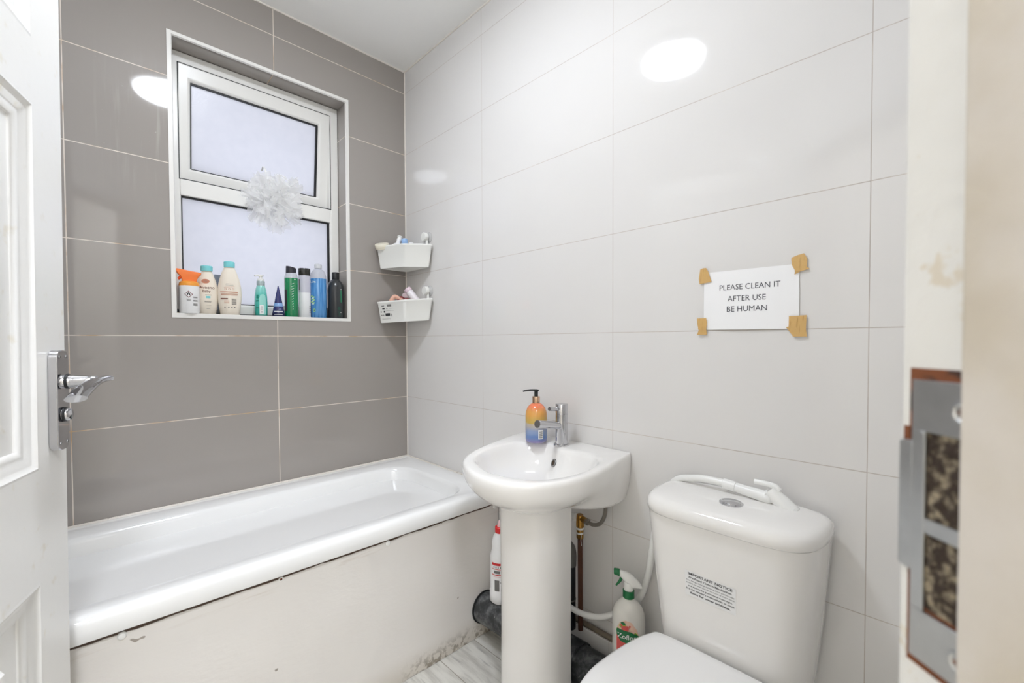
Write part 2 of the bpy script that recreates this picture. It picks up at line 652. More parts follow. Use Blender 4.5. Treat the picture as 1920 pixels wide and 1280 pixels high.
# shadow gap between frame and sill, put in as a dark strip
MB().box((WX0 + 0.004, FY - 0.010, WZ0 + 0.0005), (WX1 - 0.004, FY - 0.0005, WZ0 + 0.009)).build(
    'gasket', mat('dark_shadow_gap', (58, 56, 54), 0.7), win)
# lower fixed pane
g = MB()
gx0, gx1, gz0, gz1 = WX0 + 0.033, WX1 - 0.041, WZ0 + 0.046, TZ0
ring_frame(g, gx0, gx1, gz0, gz1, 0.004, 0.008, 0.004, 0.006, FY + 0.010, FY + 0.02)
g.build('gasket', M_BLACK, win, smooth=False)
MB().box((gx0 + 0.002, FY + 0.018, gz0 + 0.002), (gx1 - 0.002, FY + 0.024, gz1 - 0.002)).build(
    'glass_pane', M_FROST, win, smooth=False)
# top hung sash, pushed a little outwards at the bottom
sx0, sx1, sz0, sz1 = WX0 + 0.030, WX1 - 0.037, TZ1 + 0.012, WZ1 - 0.044
sm = Matrix.Translation((0, FY + 0.004, sz1)) @ Matrix.Rotation(rad(5.6), 4, 'X') @ Matrix.Translation((0, -(FY + 0.004), -sz1))
f = MB()
ring_frame(f, sx0, sx1, sz0, sz1, 0.038, 0.050, 0.050, 0.055, FY - 0.006, FY + 0.045, mx=sm, ch=0.008)
sash = f.build('sash', M_UPVC, win, bevel=0.003)
g = MB()
ring_frame(g, sx0 + 0.037, sx1 - 0.049, sz0 + 0.049, sz1 - 0.054, 0.005, 0.009, 0.004, 0.007, FY + 0.004, FY + 0.014, mx=sm)
g.build('gasket', M_BLACK, sash, smooth=False)
MB().box((sx0 + 0.039, FY + 0.012, sz0 + 0.051), (sx1 - 0.051, FY + 0.018, sz1 - 0.056), mx=sm).build(
    'glass_pane', M_FROST, sash, smooth=False)
g = MB()
ring_frame(g, sx0 - 0.003, sx1 + 0.003, sz0 - 0.004, sz1 + 0.004, 0.003, 0.003, 0.004, 0.004, FY + 0.0005, FY + 0.05)
g.build('gasket', M_BLACK, win, smooth=False)

# ------------------------------------------------------------------ open door leaf
DE = Vector((-1.195, -0.70, 0))
DD = Vector((0.299, 0.954, 0)).normalized()
DNN = Vector((DD.y, -DD.x, 0))
LEAFW = 0.715
_tilt = Matrix.Translation(Vector((0, 0, 1.1))) @ Matrix.Rotation(rad(-1.0), 4, 'Y') @ Matrix.Translation(Vector((0, 0, -1.1)))
LM = frame(DE, -DD, DNN, (0, 0, 1)) @ _tilt       # local: x = s from free edge, y = out of visible face, z up
door = sroot('door_1', DE - DD * 0.69, 'open white panelled door')
d = MB()
panels = [(0.105, 0.615, 0.20, 0.712), (0.105, 0.615, 0.905, 1.535), (0.105, 0.615, 1.648, 1.915)]


def L(s_, y, z):
    return LM @ Vector((s_, y, z))


Z0, Z1 = 0.02, 2.0
TH = 0.036
# stiles and rails
d.box((0, -TH, Z0), (0.105, 0, Z1), mx=LM)
d.box((0.615, -TH, Z0), (LEAFW, 0, Z1), mx=LM)
for za, zb in ((Z0, 0.20), (0.712, 0.905), (1.535, 1.648), (1.915, Z1)):
    d.box((0.105, -TH, za), (0.615, 0, zb), mx=LM)
d.build('door_leaf', M_DOOR, door, smooth=False)
for (a, b_, c, e) in panels:
    pm = MB()
    rings = []
    for off, dep in ((0, 0.0), (0.004, 0.001), (0.010, -0.004), (0.013, -0.0045), (0.022, -0.010), (0.030, -0.008), (0.038, -0.012),
                     (0.040, -0.016), (0.088, -0.0155), (0.094, -0.007)):
        rings.append([L(a + off, dep, c + off), L(b_ - off, dep, c + off), L(b_ - off, dep, e - off), L(a + off, dep, e - off)])
    pm.loft(rings, False, True)
    rings = []
    for off, dep in ((0, 0.0), (0.02, 0.012), (0.04, 0.016)):
        rings.append([L(a + off, dep - TH, c + off), L(b_ - off, dep - TH, c + off), L(b_ - off, dep - TH, e - off), L(a + off, dep - TH, e - off)])
    pm.loft(rings, False, True)
    pm.build('door_panel', M_DOOR, door, angle=50)

# handle: long plate, lever, key turn
hp = MB()
pl = rounded([(0.024, 0.928), (0.070, 0.928), (0.070, 1.112), (0.024, 1.112)], 0.018)
hp.prism([(p.x, p.y) for p in pl], -0.0135, -0.0003, mx=LM @ frame((0, 0, 0), (1, 0, 0), (0, 0, 1), (0, -1, 0)))
handle = hp.build('door_handle', M_CHROME, door, bevel=0.0015)
hn = MB()
spz = 1.054
hn.lathe([(0.0125, 0), (0.0125, 0.004), (0.0118, 0.005), (0.0118, 0.016), (0.0100, 0.034), (0.0085, 0.048), (0.004, 0.052)],
         mx=LM @ along((0, 1, 0), (0.047, 0.0135, spz)))
hn.lathe([(0.0138, 0.0045), (0.0138, 0.0085), (0.011, 0.009)], mx=LM @ along((0, 1, 0), (0.047, 0.0135, spz)), mi=1)
hn.tube([L(0.030, 0.074, spz + 0.003), L(0.038, 0.068, spz + 0.002), L(0.060, 0.060, spz - 0.003), L(0.090, 0.056, spz - 0.014),
         L(0.119, 0.054, spz - 0.028)],
        lambda t: 0.0135 + 0.0030 * min(1, t * 1.6), 28, flat=0.42)
hn.build('lever', [M_CHROME, M_BLACK], handle, angle=50)
hn = MB()
hn.lathe([(0.0135, 0.001), (0.0135, 0.004)], mi=1, mx=LM @ along((0, 1, 0), (0.047, 0.0135, 0.993)))
hn.lathe([(0.0115, 0), (0.0115, 0.004), (0.0120, 0.005), (0.0115, 0.008), (0.008, 0.012), (0.002, 0.0135)], mx=LM @ along((0, 1, 0), (0.047, 0.0135, 0.993)))
hn.box((0.0520, 0.0248, 0.984), (0.0545, 0.0262, 0.992), mi=1, mx=LM)
hn.build('lock_turn', [M_CHROME, M_BLACK], handle)
for sx_, sz_ in ((0.034, 1.100), (0.060, 1.100), (0.034, 0.941), (0.060, 0.941)):
    q = MB()
    q.lathe([(0.003, 0), (0.0028, 0.0012), (0.001, 0.0016)], mx=LM @ along((0, 1, 0), (sx_, 0.0135, sz_)), seg=14)
    q.build('screw', M_SATIN, handle)

# ------------------------------------------------------------------ door frame with strike plate
jf = sroot('trim_4', dw(0.14, 0.21, 0), 'painted door frame with chipped rebate')
BJ, BS = 0.199, 0.187
j = MB()
j.box((0.070, BJ, 0), (0.2165, BJ + 0.034, 2.03), mx=DM)                         # rebate lining, right
j.box((0.070, -0.562, 0), (0.2143, -0.528, 2.03), mx=DM)                         # hinge side
j.box((0.070, -0.562, 2.012), (0.2143, BJ + 0.034, 2.040), mx=DM)                # head
j.build('rebate', M_JAMB, jf, bevel=0.0025)
j = MB()
j.box((0.045, BS, 0), (0.1775, BJ, 2.012), mx=DM)
j.box((0.045, -0.528, 0), (0.1775, -0.516, 2.012), mx=DM)
j.box((0.045, -0.516, 2.0), (0.1775, BS, 2.012), mx=DM)
j.build('door_stop', M_STOP, jf, bevel=0.0015)
# strike plate let into the rebate
t_ = 0.0012
rc = MB()
rc.box((0.172, BJ - 0.0004, 0.970), (0.2108, BJ + 0.0002, 1.1125), mx=DM)
rc.box((0.205, BJ - 0.0004, 1.072), (0.2138, BJ + 0.0002, 1.084), mx=DM)
rc.build('recess', M_RUST, jf, smooth=False)
rc = MB()
rc.box((0.172, BJ - 0.0007, 1.000), (0.2022, BJ - 0.0003, 1.085), mx=DM)
rc.build('mortice', M_ROUGHHOLE, jf, smooth=False)
sp = MB()
sp.box((0.174, BJ - t_ - 0.0006, 1.083), (0.2083, BJ - 0.0006, 1.1070), mx=DM)
sp.box((0.2018, BJ - t_ - 0.0006, 0.998), (0.2083, BJ - 0.0006, 1.083), mx=DM)
sp.box((0.174, BJ - t_ - 0.0006, 1.0355), (0.2018, BJ - 0.0006, 1.0425), mx=DM)
sp.box((0.174, BJ - t_ - 0.0006, 0.974), (0.2083, BJ - 0.0006, 0.998), mx=DM)
lip = []
for k in range(9):
    tt = k / 8
    a_ = 0.2080 + 0.0120 * tt
    bb = BJ - 0.0006 + (0.0 if tt < 0.45 else 0.0075 * ((tt - 0.45) / 0.55) ** 2)
    zt, zb = 1.0775 - 0.004 * tt ** 3, 1.0150 + 0.004 * tt ** 3
    lip.append([dw(a_, bb - t_, zb), dw(a_, bb - t_, zt), dw(a_, bb, zt), dw(a_, bb, zb)])
sp.loft(lip)
strike = sp.build('strike_plate', M_STEEL, jf, bevel=0.0003, seg=2)
for z_ in (1.0945, 0.9855):
    q = MB()
    q.lathe([(0.0055, -0.0002), (0.0050, 0.0006), (0.0040, 0.0008), (0.0030, 0.0001)], mx=DM @ along((0, -1, 0), (0.1850, BJ - t_ - 0.0006, z_)), seg=24)
    q.box((0.1830, BJ - t_ - 0.0016, z_ - 0.0005), (0.1870, BJ - t_ - 0.0008, z_ + 0.0005), mi=1, mx=DM)
    q.box((0.1845, BJ - t_ - 0.0016, z_ - 0.0022), (0.1855, BJ - t_ - 0.0008, z_ + 0.0022), mi=1, mx=DM)
    q.build('screw', [M_STEEL, M_RUST], strike)

# ------------------------------------------------------------------ ceiling light
cl = thing('ceiling_light', 'round white flush ceiling light switched on above the bathroom floor', 'ceiling light', (LAMP_POS[0], LAMP_POS[1], CZ))
q = MB()
q.lathe([(0.165, CZ), (0.165, CZ - 0.012), (0.150, CZ - 0.022), (0.134, CZ - 0.027), (0.131, CZ - 0.024)],
        mx=Matrix.Translation((LAMP_POS[0], LAMP_POS[1], 0)), seg=64)
q.build('lamp_base', M_WPLA, cl)
q = MB()
q.lathe([(0.130, CZ - 0.0245), (0.130, CZ - 0.038), (0.125, CZ - 0.043), (0.110, CZ - 0.045), (0.02, CZ - 0.046)],
        mx=Matrix.Translation((LAMP_POS[0], LAMP_POS[1], 0)), seg=64)
M_LAMP = mat('lit_diffuser', (255, 255, 255), 0.5, emit=(240, 246, 255), estr=LAMP_POWER)
q.build('diffuser', M_LAMP, cl)
# unseen fill light added in the hallway behind the camera
hc = dw(-0.60, 0.28, 0)
hl_ = thing('ceiling_light', 'unseen round fill light added in the hallway outside the bathroom door', 'ceiling light', (hc.x, hc.y, CZ))
q = MB()
q.lathe([(0.16, CZ), (0.16, CZ - 0.02), (0.14, CZ - 0.03), (0.02, CZ - 0.035)], mx=Matrix.Translation((hc.x, hc.y, 0)), seg=48)
q.build('diffuser', mat('hall_fill_diffuser', (255, 255, 255), 0.5, emit=(240, 245, 255), estr=HALL_FILL_POWER), hl_)

# ------------------------------------------------------------------ bathtub
bath = thing('bathtub', 'white built-in bathtub with stained panel below the tiled window wall', 'bathtub', (-0.8, -0.34, 0))
RZ = 0.553


def yf(x):
    return -0.682 - 0.028 * x


def bring(x0, x1, y0f, inset_front, z, corner, k=8):
    """rounded rectangle ring; front edge follows the slightly slanted panel"""
    poly = [(x0, yf(x0) + inset_front), (x1, yf(x1) + inset_front), (x1, y0f), (x0, y0f)]
    return [Vector((p.x, p.y, z)) for p in rounded(poly, corner, k)]


tub = MB()
xl, xr = LX + 0.002, -0.004
R_ = []
sq = [0.012, 0.012, 0.004, 0.004]
R_.append(bring(xl, xr, -0.003, 0.012, RZ - 0.055, sq))
R_.append(bring(xl, xr, -0.003, 0.002, RZ - 0.053, sq))
R_.append(bring(xl, xr, -0.003, 0.000, RZ - 0.047, sq))
R_.append(bring(xl, xr, -0.003, 0.001, RZ - 0.018, sq))
R_.append(bring(xl, xr, -0.003, 0.006, RZ - 0.007, sq))
R_.append(bring(xl, xr, -0.003, 0.014, RZ - 0.001, sq))
R_.append(bring(xl + 0.005, xr - 0.004, -0.006, 0.022, RZ, sq))
ic = [0.10, 0.13, 0.15, 0.10]
R_.append(bring(xl + 0.06, xr - 0.088, -0.108, 0.062, RZ - 0.001, ic))
R_.append(bring(xl + 0.066, xr - 0.094, -0.116, 0.068, RZ - 0.005, ic))
R_.append(bring(xl + 0.070, xr - 0.100, -0.122, 0.074, RZ - 0.018, ic))
R_.append(bring(xl + 0.085, xr - 0.125, -0.135, 0.088, RZ - 0.12, ic))
R_.append(bring(xl + 0.105, xr - 0.185, -0.150, 0.105, RZ - 0.30, ic))
R_.append(bring(xl + 0.14, xr - 0.235, -0.180, 0.135, RZ - 0.375, ic))
R_.append(bring(xl + 0.22, xr - 0.32, -0.25, 0.21, RZ - 0.395, [0.08] * 4))
tub.loft(R_, True, True)
tub.build('tub', M_ACR, bath, angle=60)
q = MB()
q.lathe([(0.028, 0), (0.028, 0.003), (0.02, 0.005), (0.006, 0.004)], mx=Matrix.Translation((-0.45, -0.40, RZ - 0.3955)), seg=28)
q.build('drain', M_CHROME, bath)
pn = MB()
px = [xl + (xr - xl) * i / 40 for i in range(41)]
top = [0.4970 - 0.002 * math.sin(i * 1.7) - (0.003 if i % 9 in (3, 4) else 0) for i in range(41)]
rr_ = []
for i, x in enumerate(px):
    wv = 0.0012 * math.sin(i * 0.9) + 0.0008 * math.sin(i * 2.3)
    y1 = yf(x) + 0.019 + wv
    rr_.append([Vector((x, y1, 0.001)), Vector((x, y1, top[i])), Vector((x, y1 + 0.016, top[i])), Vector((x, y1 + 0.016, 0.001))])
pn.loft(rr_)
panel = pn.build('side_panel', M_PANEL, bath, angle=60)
M_GAP = mat('dark_gap_under_rim', (48, 34, 24), 0.9)
for (sx_, sz_, cap_) in ((-1.1188, 0.4815, 1), (-0.7945, 0.4845, 0), (-0.4784, 0.482, 1), (-0.022, 0.480, 1)):
    y1 = yf(sx_) + 0.0185
    q = MB()
    if cap_:
        q.lathe([(0.0085, -0.001), (0.0085, 0.003), (0.006, 0.006), (0.002, 0.0068)], mx=along((0, -1, 0), (sx_, y1, sz_)), seg=24)
        q.build('screw_cap', M_WPLA, panel)
    else:
        q.lathe([(0.0065, -0.001), (0.0065, 0.0015), (0.004, 0.0018)], mx=along((0, -1, 0), (sx_, y1, sz_)), seg=20)
        q.lathe([(0.0035, 0.001), (0.0030, 0.0024)], mx=along((0, -1, 0), (sx_, y1, sz_)), seg=16, mi=1)
        o_ = q.build('screw', [M_TRIM, M_RUST], panel)
        o_['label'] = 'bare rusty screw with its cap missing'
# sealant between tub and tiles
q = MB()
q.tube([(xl + 0.004, -0.0055, RZ + 0.000), (-0.006, -0.0055, RZ + 0.000)], 0.005, 8, smooth=False)
q.tube([(-0.0045, -0.006, RZ - 0.000), (-0.0045, -0.62, RZ - 0.000)], 0.004, 8, smooth=False)
M_SEAL = mat('mouldy_sealant', (226, 220, 210), 0.4)
_n = NT(M_SEAL)
_n.link(_n.mix(_n.m('MULTIPLY', _n.mr(_n.noise(90, 5, None, 0.7), 0.56, 0.66), _n.mr(_n.noise(3.5, 2), 0.46, 0.6)), (228, 222, 213), (128, 108, 88)), 'Base Color')
q.build('sealant', M_SEAL, bath)
# folded offcut of white plastic lying on the rim next to the basin
q = MB()
st = [(-0.055, -0.585, RZ + 0.001), (-0.075, -0.615, RZ + 0.009), (-0.085, -0.645, RZ + 0.004), (-0.095, -0.665, RZ + 0.0035)]
rs = []
for p_ in catmull([Vector(p) for p in st], 5):
    rs.append([p_ + Vector(v) for v in ((-0.012, -0.004, 0), (0.012, 0.004, 0), (0.012, 0.004, 0.0018), (-0.012, -0.004, 0.0018))])
q.loft(rs)
tag(q.build('plastic_strip', M_WPLA, loc=(-0.075, -0.62, RZ + 0.001)),
    'small folded white plastic strip lying on the bathtub rim beside the basin', 'strip')

# ------------------------------------------------------------------ washbasin
basin = thing('washbasin', 'white ceramic pedestal washbasin against the pale tiled wall beside the bathtub', 'washbasin', (-0.20, -1.03, 0))
BZ = 0.793
oc = [(-0.002, -0.803), (-0.075, -0.815), (-0.146, -0.829), (-0.256, -0.858), (-0.34, -0.893), (-0.405, -0.940), (-0.448, -1.005),
      (-0.470, -1.085), (-0.458, -1.170), (-0.415, -1.228), (-0.350, -1.262), (-0.270, -1.273), (-0.180, -1.266),
      (-0.0976, -1.252), (-0.040, -1.243), (-0.002, -1.236)]
NO = 96


def resample(pts, n):
    ln = [0]
    for i in range(1, len(pts)):
        ln.append(ln[-1] + (pts[i] - pts[i - 1]).length)
    out = []
    k = 0
    for i in range(n):
        t = ln[-1] * i / (n - 1)
        while k < len(ln) - 2 and ln[k + 1] < t:
            k += 1
        u = (t - ln[k]) / max(1e-9, ln[k + 1] - ln[k])
        out.append(pts[k].lerp(pts[k + 1], min(1, max(0, u))))
    return out


oo = resample(catmull([Vector((x, y, 0)) for x, y in oc], 8), NO - 16)
back = [oo[-1].lerp(oo[0], (i + 1) / 17) for i in range(16)]
outline = oo + back            # closed loop, last 16 on the wall
BC = Vector((-0.215, -1.055, 0))


def smooth01(t):
    t = min(1, max(0, t))
    return t * t * (3 - 2 * t)


def bas_ring(t):
    """outer skin, t=0 rim .. 1 underside"""
    out = []
    for p in outline:
        q_ = min(1, max(0, -p.x / 0.47))
        fr = smooth01((q_ - 0.10) / 0.45)
        s_in = 1 - (0.10 + 0.46 * fr) * (t ** 2.0)
        v = BC + (p - BC) * s_in
        v.x = min(v.x, p.x) if q_ < 0.02 else v.x
        if q_ < 0.08:
            v.x = p.x
        zb = 0.140 - 0.012 * fr
        v.z = BZ - 0.012 - (zb - 0.012) * (t ** 0.85)
        out.append(v)
    return out


inn = [(-0.075, -0.985), (-0.095, -0.930), (-0.150, -0.893), (-0.235, -0.890), (-0.315, -0.912), (-0.375, -0.958), (-0.413, -1.030),
       (-0.425, -1.100), (-0.405, -1.170), (-0.365, -1.215), (-0.300, -1.238), (-0.225, -1.240), (-0.150, -1.222),
       (-0.105, -1.180), (-0.100, -1.115), (-0.108, -1.055)]
ic_ = catmull([Vector((x, y, 0)) for x, y in inn], 12, closed=True)
ic_.append(ic_[0].copy())
ii = resample(ic_, NO + 1)[:-1]
# align the start so that the loops correspond by angle about the centre
IC = Vector((-0.255, -1.075, 0))


def angle_of(p, c):
    return math.atan2(p.y - c.y, p.x - c.x)


def inner_at(a):
    best = None
    n = len(ii)
    for i in range(n):
        a0 = angle_of(ii[i], IC)
        a1 = angle_of(ii[(i + 1) % n], IC)
        d0 = (a0 - a + math.pi) % (2 * math.pi) - math.pi
        d1 = (a1 - a + math.pi) % (2 * math.pi) - math.pi
        if d0 * d1 <= 0 and abs(d0) < 1 and abs(d1) < 1:
            u = abs(d0) / max(1e-9, abs(d0) + abs(d1))
            return ii[i].lerp(ii[(i + 1) % n], u)
    return min(ii, key=lambda p: abs((angle_of(p, IC) - a + math.pi) % (2 * math.pi) - math.pi))


innl = [inner_at(angle_of(p, IC)) for p in outline]
rings = []
for t in (1.0, 0.93, 0.85, 0.75, 0.62, 0.48, 0.34, 0.20, 0.08, 0.0):
    rings.append(bas_ring(t))


def edge_ring(ins, z):
    out = []
    for p, q_ in zip(outline, innl):
        dv = (q_ - p)
        wall = p.x > -0.02
        L_ = dv.length
        v = p + dv * min(0.9, ins / L_)
        if wall:
            v.x = p.x
        v.z = z
        out.append(v)
    return out


rings.append(edge_ring(0.002, BZ - 0.005))
rings.append(edge_ring(0.006, BZ - 0.001))
rings.append(edge_ring(0.012, BZ))
for u, dz in ((0.8, -0.0015), (0.97, -0.003)):
    rings.append([Vector((p.x + (q_.x - p.x) * u, p.y + (q_.y - p.y) * u, BZ + dz)) for p, q_ in zip(outline, innl)])
for s_in, dz in ((0.985, 0.007), (0.955, 0.020), (0.90, 0.043), (0.80, 0.070), (0.62, 0.091), (0.40, 0.101), (0.12, 0.105)):
    rings.append([Vector((IC.x + (q_.x - IC.x) * s_in, IC.y + (q_.y - IC.y) * s_in, BZ - dz)) for q_ in innl])
bw = MB()
bw.loft(rings, True, True)
bowl = bw.build('basin_bowl', M_CER, basin, angle=70)
# overflow ring on the back slope of the bowl
ov = MB()
from mathutils.bvhtree import BVHTree
_hit = BVHTree.FromPolygons([tuple(v) for v in bw.v], [f for f in bw.f]).find_nearest(Vector((-0.141, -1.026, 0.757)))
_nr = _hit[1] if _hit[1].x < 0 else -_hit[1]
om = along(_nr, _hit[0])
ov.lathe([(0.0128, -0.002), (0.0128, 0.0030), (0.0115, 0.0042), (0.0092, 0.0036), (0.0088, 0.0020)], mx=om, seg=28)
ov.lathe([(0.0090, 0.0022), (0.001, 0.0021)], mx=om, seg=20, mi=1)
ov.build('overflow', [M_SATIN, mat('brown_overflow_hole', (70, 54, 34), 0.6)], basin)
q = MB()
q.lathe([(0.021, 0), (0.021, 0.002), (0.015, 0.004), (0.004, 0.003)], mx=Matrix.Translation((IC.x, IC.y, BZ - 0.1055)), seg=28)
q.build('drain', M_CHROME, basin)
# pedestal: D shaped ceramic column, open at the back
pc = Vector((-0.225, -1.048, 0))
rings = []
for z_, sc_ in ((0.0, 1.06), (0.02, 1.04), (0.06, 1.0), (0.30, 0.985), (0.55, 1.0), (0.69, 1.02)):
    o_, i_ = [], []
    for k in range(25):
        a_ = rad(90 + 180 * k / 24)
        o_.append(pc + Vector((math.cos(a_) * 0.098 * sc_, math.sin(a_) * 0.098 * sc_, 0)))
        i_.append(pc + Vector((math.cos(a_) * 0.086 * sc_, math.sin(a_) * 0.086 * sc_, 0)))
    o_ = [pc + Vector((0.055, 0.094 * sc_, 0))] + o_ + [pc + Vector((0.055, -0.094 * sc_, 0))]
    i_ = [pc + Vector((0.055, 0.082 * sc_, 0))] + i_ + [pc + Vector((0.055, -0.082 * sc_, 0))]
    rings.append([Vector((p.x, p.y, z_ + 0.001)) for p in o_ + i_[::-1]])
pd = MB()
pd.loft(rings, True, True)
pd.build('pedestal', M_CER, basin, angle=50)
# mixer tap
TX, TY = -0.067, -1.028
tp = MB()
tp.lathe([(0.0255, 0.0), (0.0255, 0.004), (0.024, 0.006), (0.0195, 0.0065), (0.0195, 0.101)], mx=Matrix.Translation((TX, TY, BZ - 0.0025)), seg=40)
tap = tp.build('tap', M_CHROME, basin)
sp_ = MB()
sp_.tube([(TX - 0.005, TY, BZ + 0.062), (TX - 0.118, TY, BZ + 0.082)], 0.0118, 28, smooth=False)
sp_.build('spout', M_CHROME, tap)
lv = MB()
lv.lathe([(0.0185, 0.100), (0.0185, 0.1025), (0.0198, 0.1035), (0.0198, 0.133), (0.0188, 0.1345), (0.002, 0.1348)], mx=Matrix.Translation((TX, TY, BZ - 0.0025)), seg=40)
lv.tube([(TX - 0.016, TY, BZ + 0.116), (TX - 0.060, TY + 0.001, BZ + 0.121)], 0.0062, 20, smooth=False)
lv.build('lever', M_CHROME, tap)

# soap dispenser
M_SOAP = mat('rainbow_soap_bottle', (220, 150, 60), 0.12, coat=0.6)
_n = NT(M_SOAP)
_z = BZ


def band(n_, z, stops):
    c = stops[0][1]
    for (z0, c0), (z1, c1) in zip(stops, stops[1:]):
        c = n_.mix(n_.mr(z, z0, z1), c, c1)
    return c


_wob = _n.m('ADD', _n.z, _n.m('MULTIPLY', _n.m('SUBTRACT', _n.noise(30, 3), 0.5), 0.012))
_n.link(band(_n, _wob, [(_z, (132, 120, 168)), (_z + 0.018, (98, 128, 182)), (_z + 0.035, (132, 152, 188)), (_z + 0.060, (186, 174, 160)),
                        (_z + 0.066, (196, 166, 84)), (_z + 0.098, (220, 158, 80)), (_z + 0.122, (228, 124, 86))]), 'Base Color')
soap = thing('soap_dispenser', 'pump soap bottle shading from orange to blue, standing beside the basin tap', 'soap dispenser', (-0.09, -0.94, BZ))
S0 = Matrix.Translation((-0.09, -0.94, BZ - 0.0005))
q = MB()
q.lathe([(0.030, 0), (0.035, 0.004), (0.036, 0.012), (0.036, 0.085), (0.0345, 0.100), (0.029, 0.114), (0.020, 0.124), (0.0135, 0.128)], mx=S0, seg=48)
q.build('bottle', M_SOAP, soap)
q = MB()
q.lathe([(0.0125, 0.1275), (0.0125, 0.148), (0.0115, 0.150)], mx=S0, seg=32)
q.build('collar', mat('rose_gold_collar', (214, 178, 150), 0.15, metal=1.0), soap)
q = MB()
q.lathe([(0.0062, 0.149), (0.0062, 0.166), (0.0095, 0.168), (0.0095, 0.172), (0.003, 0.1735)], mx=S0, seg=24)
pdv = Vector((-0.74, 0.62, 0)).normalized()
pb = Vector((-0.09, -0.94, BZ + 0.170))
q.tube([pb, pb + pdv * 0.022, pb + pdv * 0.038 + Vector((0, 0, -0.002)), pb + pdv * 0.044 + Vector((0, 0, -0.004))], lambda t: 0.0034 - 0.001 * t, 12)
q.build('pump', mat('black_pump', (32, 34, 34), 0.35), soap)


def surf(cx, cy, z0, R, a0, ratio=1.0, orient=0.0, e=0.0004):
    """maps (arc length x, height y) onto a lathe surface; R number or function of height"""
    co, so = math.cos(orient), math.sin(orient)

    def fn(x, y):
        r = R(y) if callable(R) else R
        th = a0 - orient
        th += x / max(r, 0.004)
        lx, ly = (r + e) * math.cos(th), ratio * (r + e / ratio) * math.sin(th)
        return Vector((cx + lx * co - ly * so, cy + lx * so + ly * co, z0 + y))
    return fn


def facing(cx, cy):
    return math.atan2(CAM_Y0 - cy, CAM_X0 - cx)


CAM_X0, CAM_Y0 = -1.166, -1.888     # where the doorway is: labels face it
M_LABELW = mat('white_label', (236, 236, 236), 0.45)
fn = surf(-0.09, -0.94, BZ, 0.036, facing(-0.09, -0.94) + 0.42)
q = MB()
rect(q, fn, -0.0085, 0.0085, 0.014, 0.044, 0, 4)
fn2 = surf(-0.09, -0.94, BZ, 0.036, facing(-0.09, -0.94) + 0.42, e=0.0006)
for k in range(4):
    rect(q, fn2, -0.006, 0.006, 0.018 + k * 0.006, 0.0205 + k * 0.006, 1, 3)
q.build('label', [M_LABELW, M_GREYINK], soap)

# ------------------------------------------------------------------ toilet
toilet = thing('toilet', 'white close-coupled toilet with a notice sticker on its cistern', 'toilet', (-0.35, -1.549, 0))
TYC = -1.541
TN, TMX = 5.5, 3.8


def tank_half(z):
    u = (z - 0.38) / 0.34
    return 0.152 + 0.029 * min(1, max(0, u)) ** 0.8


def tank_f(z):
    u = (z - 0.38) / 0.34
    return 0.150 + 0.040 * min(1, max(0, u))


def tank_ring(z, n=56, dx=0.0, grow=0.0):
    w_, f_ = tank_half(z) + grow, tank_f(z) + grow
    out = []
    xb = -0.012
    # front: superellipse half
    for k in range(n + 1):
        a_ = math.pi * k / n
        cx, sx_ = math.cos(a_), math.sin(a_)
        yy = w_ * (abs(cx) ** (2 / TN)) * (1 if cx > 0 else -1)
        xx = f_ * (abs(sx_) ** (2 / TMX))
        out.append(Vector((xb - 0.02 - (xx * (f_ - 0.02) / f_), TYC + yy, z)))
    out.append(Vector((xb, TYC - w_ * 0.98, z)))
    out.append(Vector((xb, TYC + w_ * 0.98, z)))
    return out


def tank_x(y, z, e=0.0):
    w_, f_ = tank_half(z), tank_f(z)
    c = min(0.999, abs(y - TYC) / w_) ** (TN / 2)
    s_ = math.sqrt(max(0, 1 - c * c)) ** (2 / TMX)
    return -0.012 - 0.02 - (f_ - 0.02) * s_ - e


tk = MB()
tk.loft([tank_ring(z) for z in (0.385, 0.40, 0.44, 0.50, 0.56, 0.62, 0.68, 0.715)])
tk.build('cistern', M_CER, toilet, angle=60)


def lid_ring(z, grow, n=56):
    w_, f_ = 0.184 + grow, 0.186 + grow
    out = []
    for k in range(n + 1):
        a_ = math.pi * k / n
        cx, sx_ = math.cos(a_), math.sin(a_)
        yy = w_ * (abs(cx) ** (2 / 5.2)) * (1 if cx > 0 else -1)
        xx = f_ * (abs(sx_) ** (2 / 3.4))
        out.append(Vector((-0.045 - xx * (f_ - 0.022) / f_, TYC - 0.001 + yy, z)))
    # rounded back
    for k in range(1, 12):
        a_ = math.pi * k / 12
        out.append(Vector((-0.045 + 0.037 * math.sin(a_) ** 0.6, TYC - 0.001 - w_ * math.cos(a_), z)))
    return out


ld = MB()
ld.loft([lid_ring(z, g_) for z, g_ in ((0.716, -0.004), (0.720, 0.0), (0.732, 0.001), (0.743, -0.002), (0.7495, -0.009), (0.7530, -0.022),
                                       (0.7555, -0.055), (0.757, -0.10), (0.7575, -0.15))])
ld.build('cistern_lid', M_CER, toilet, angle=70)
q = MB()
BM = Matrix.Translation((-0.116, -1.549, 0.7555)) @ Matrix.Scale(0.82, 4)
q.lathe([(0.030, 0), (0.030, 0.003), (0.027, 0.0055), (0.0225, 0.004), (0.0215, 0.0055), (0.016, 0.0075), (0.003, 0.0085)], mx=BM, seg=40)
q.build('flush_button', M_CHROME, toilet)
# sticker following the front of the cistern
st = MB()
STC = (-1.5285, 0.5735)        # centre in y, z
rot = rad(-1.5)


def sticker(e):
    def fn(x, y):
        yy = STC[0] - (x * math.cos(rot) - y * math.sin(rot))
        zz = STC[1] + (x * math.sin(rot) + y * math.cos(rot))
        return Vector((tank_x(yy, zz, e), yy, zz))
    return fn


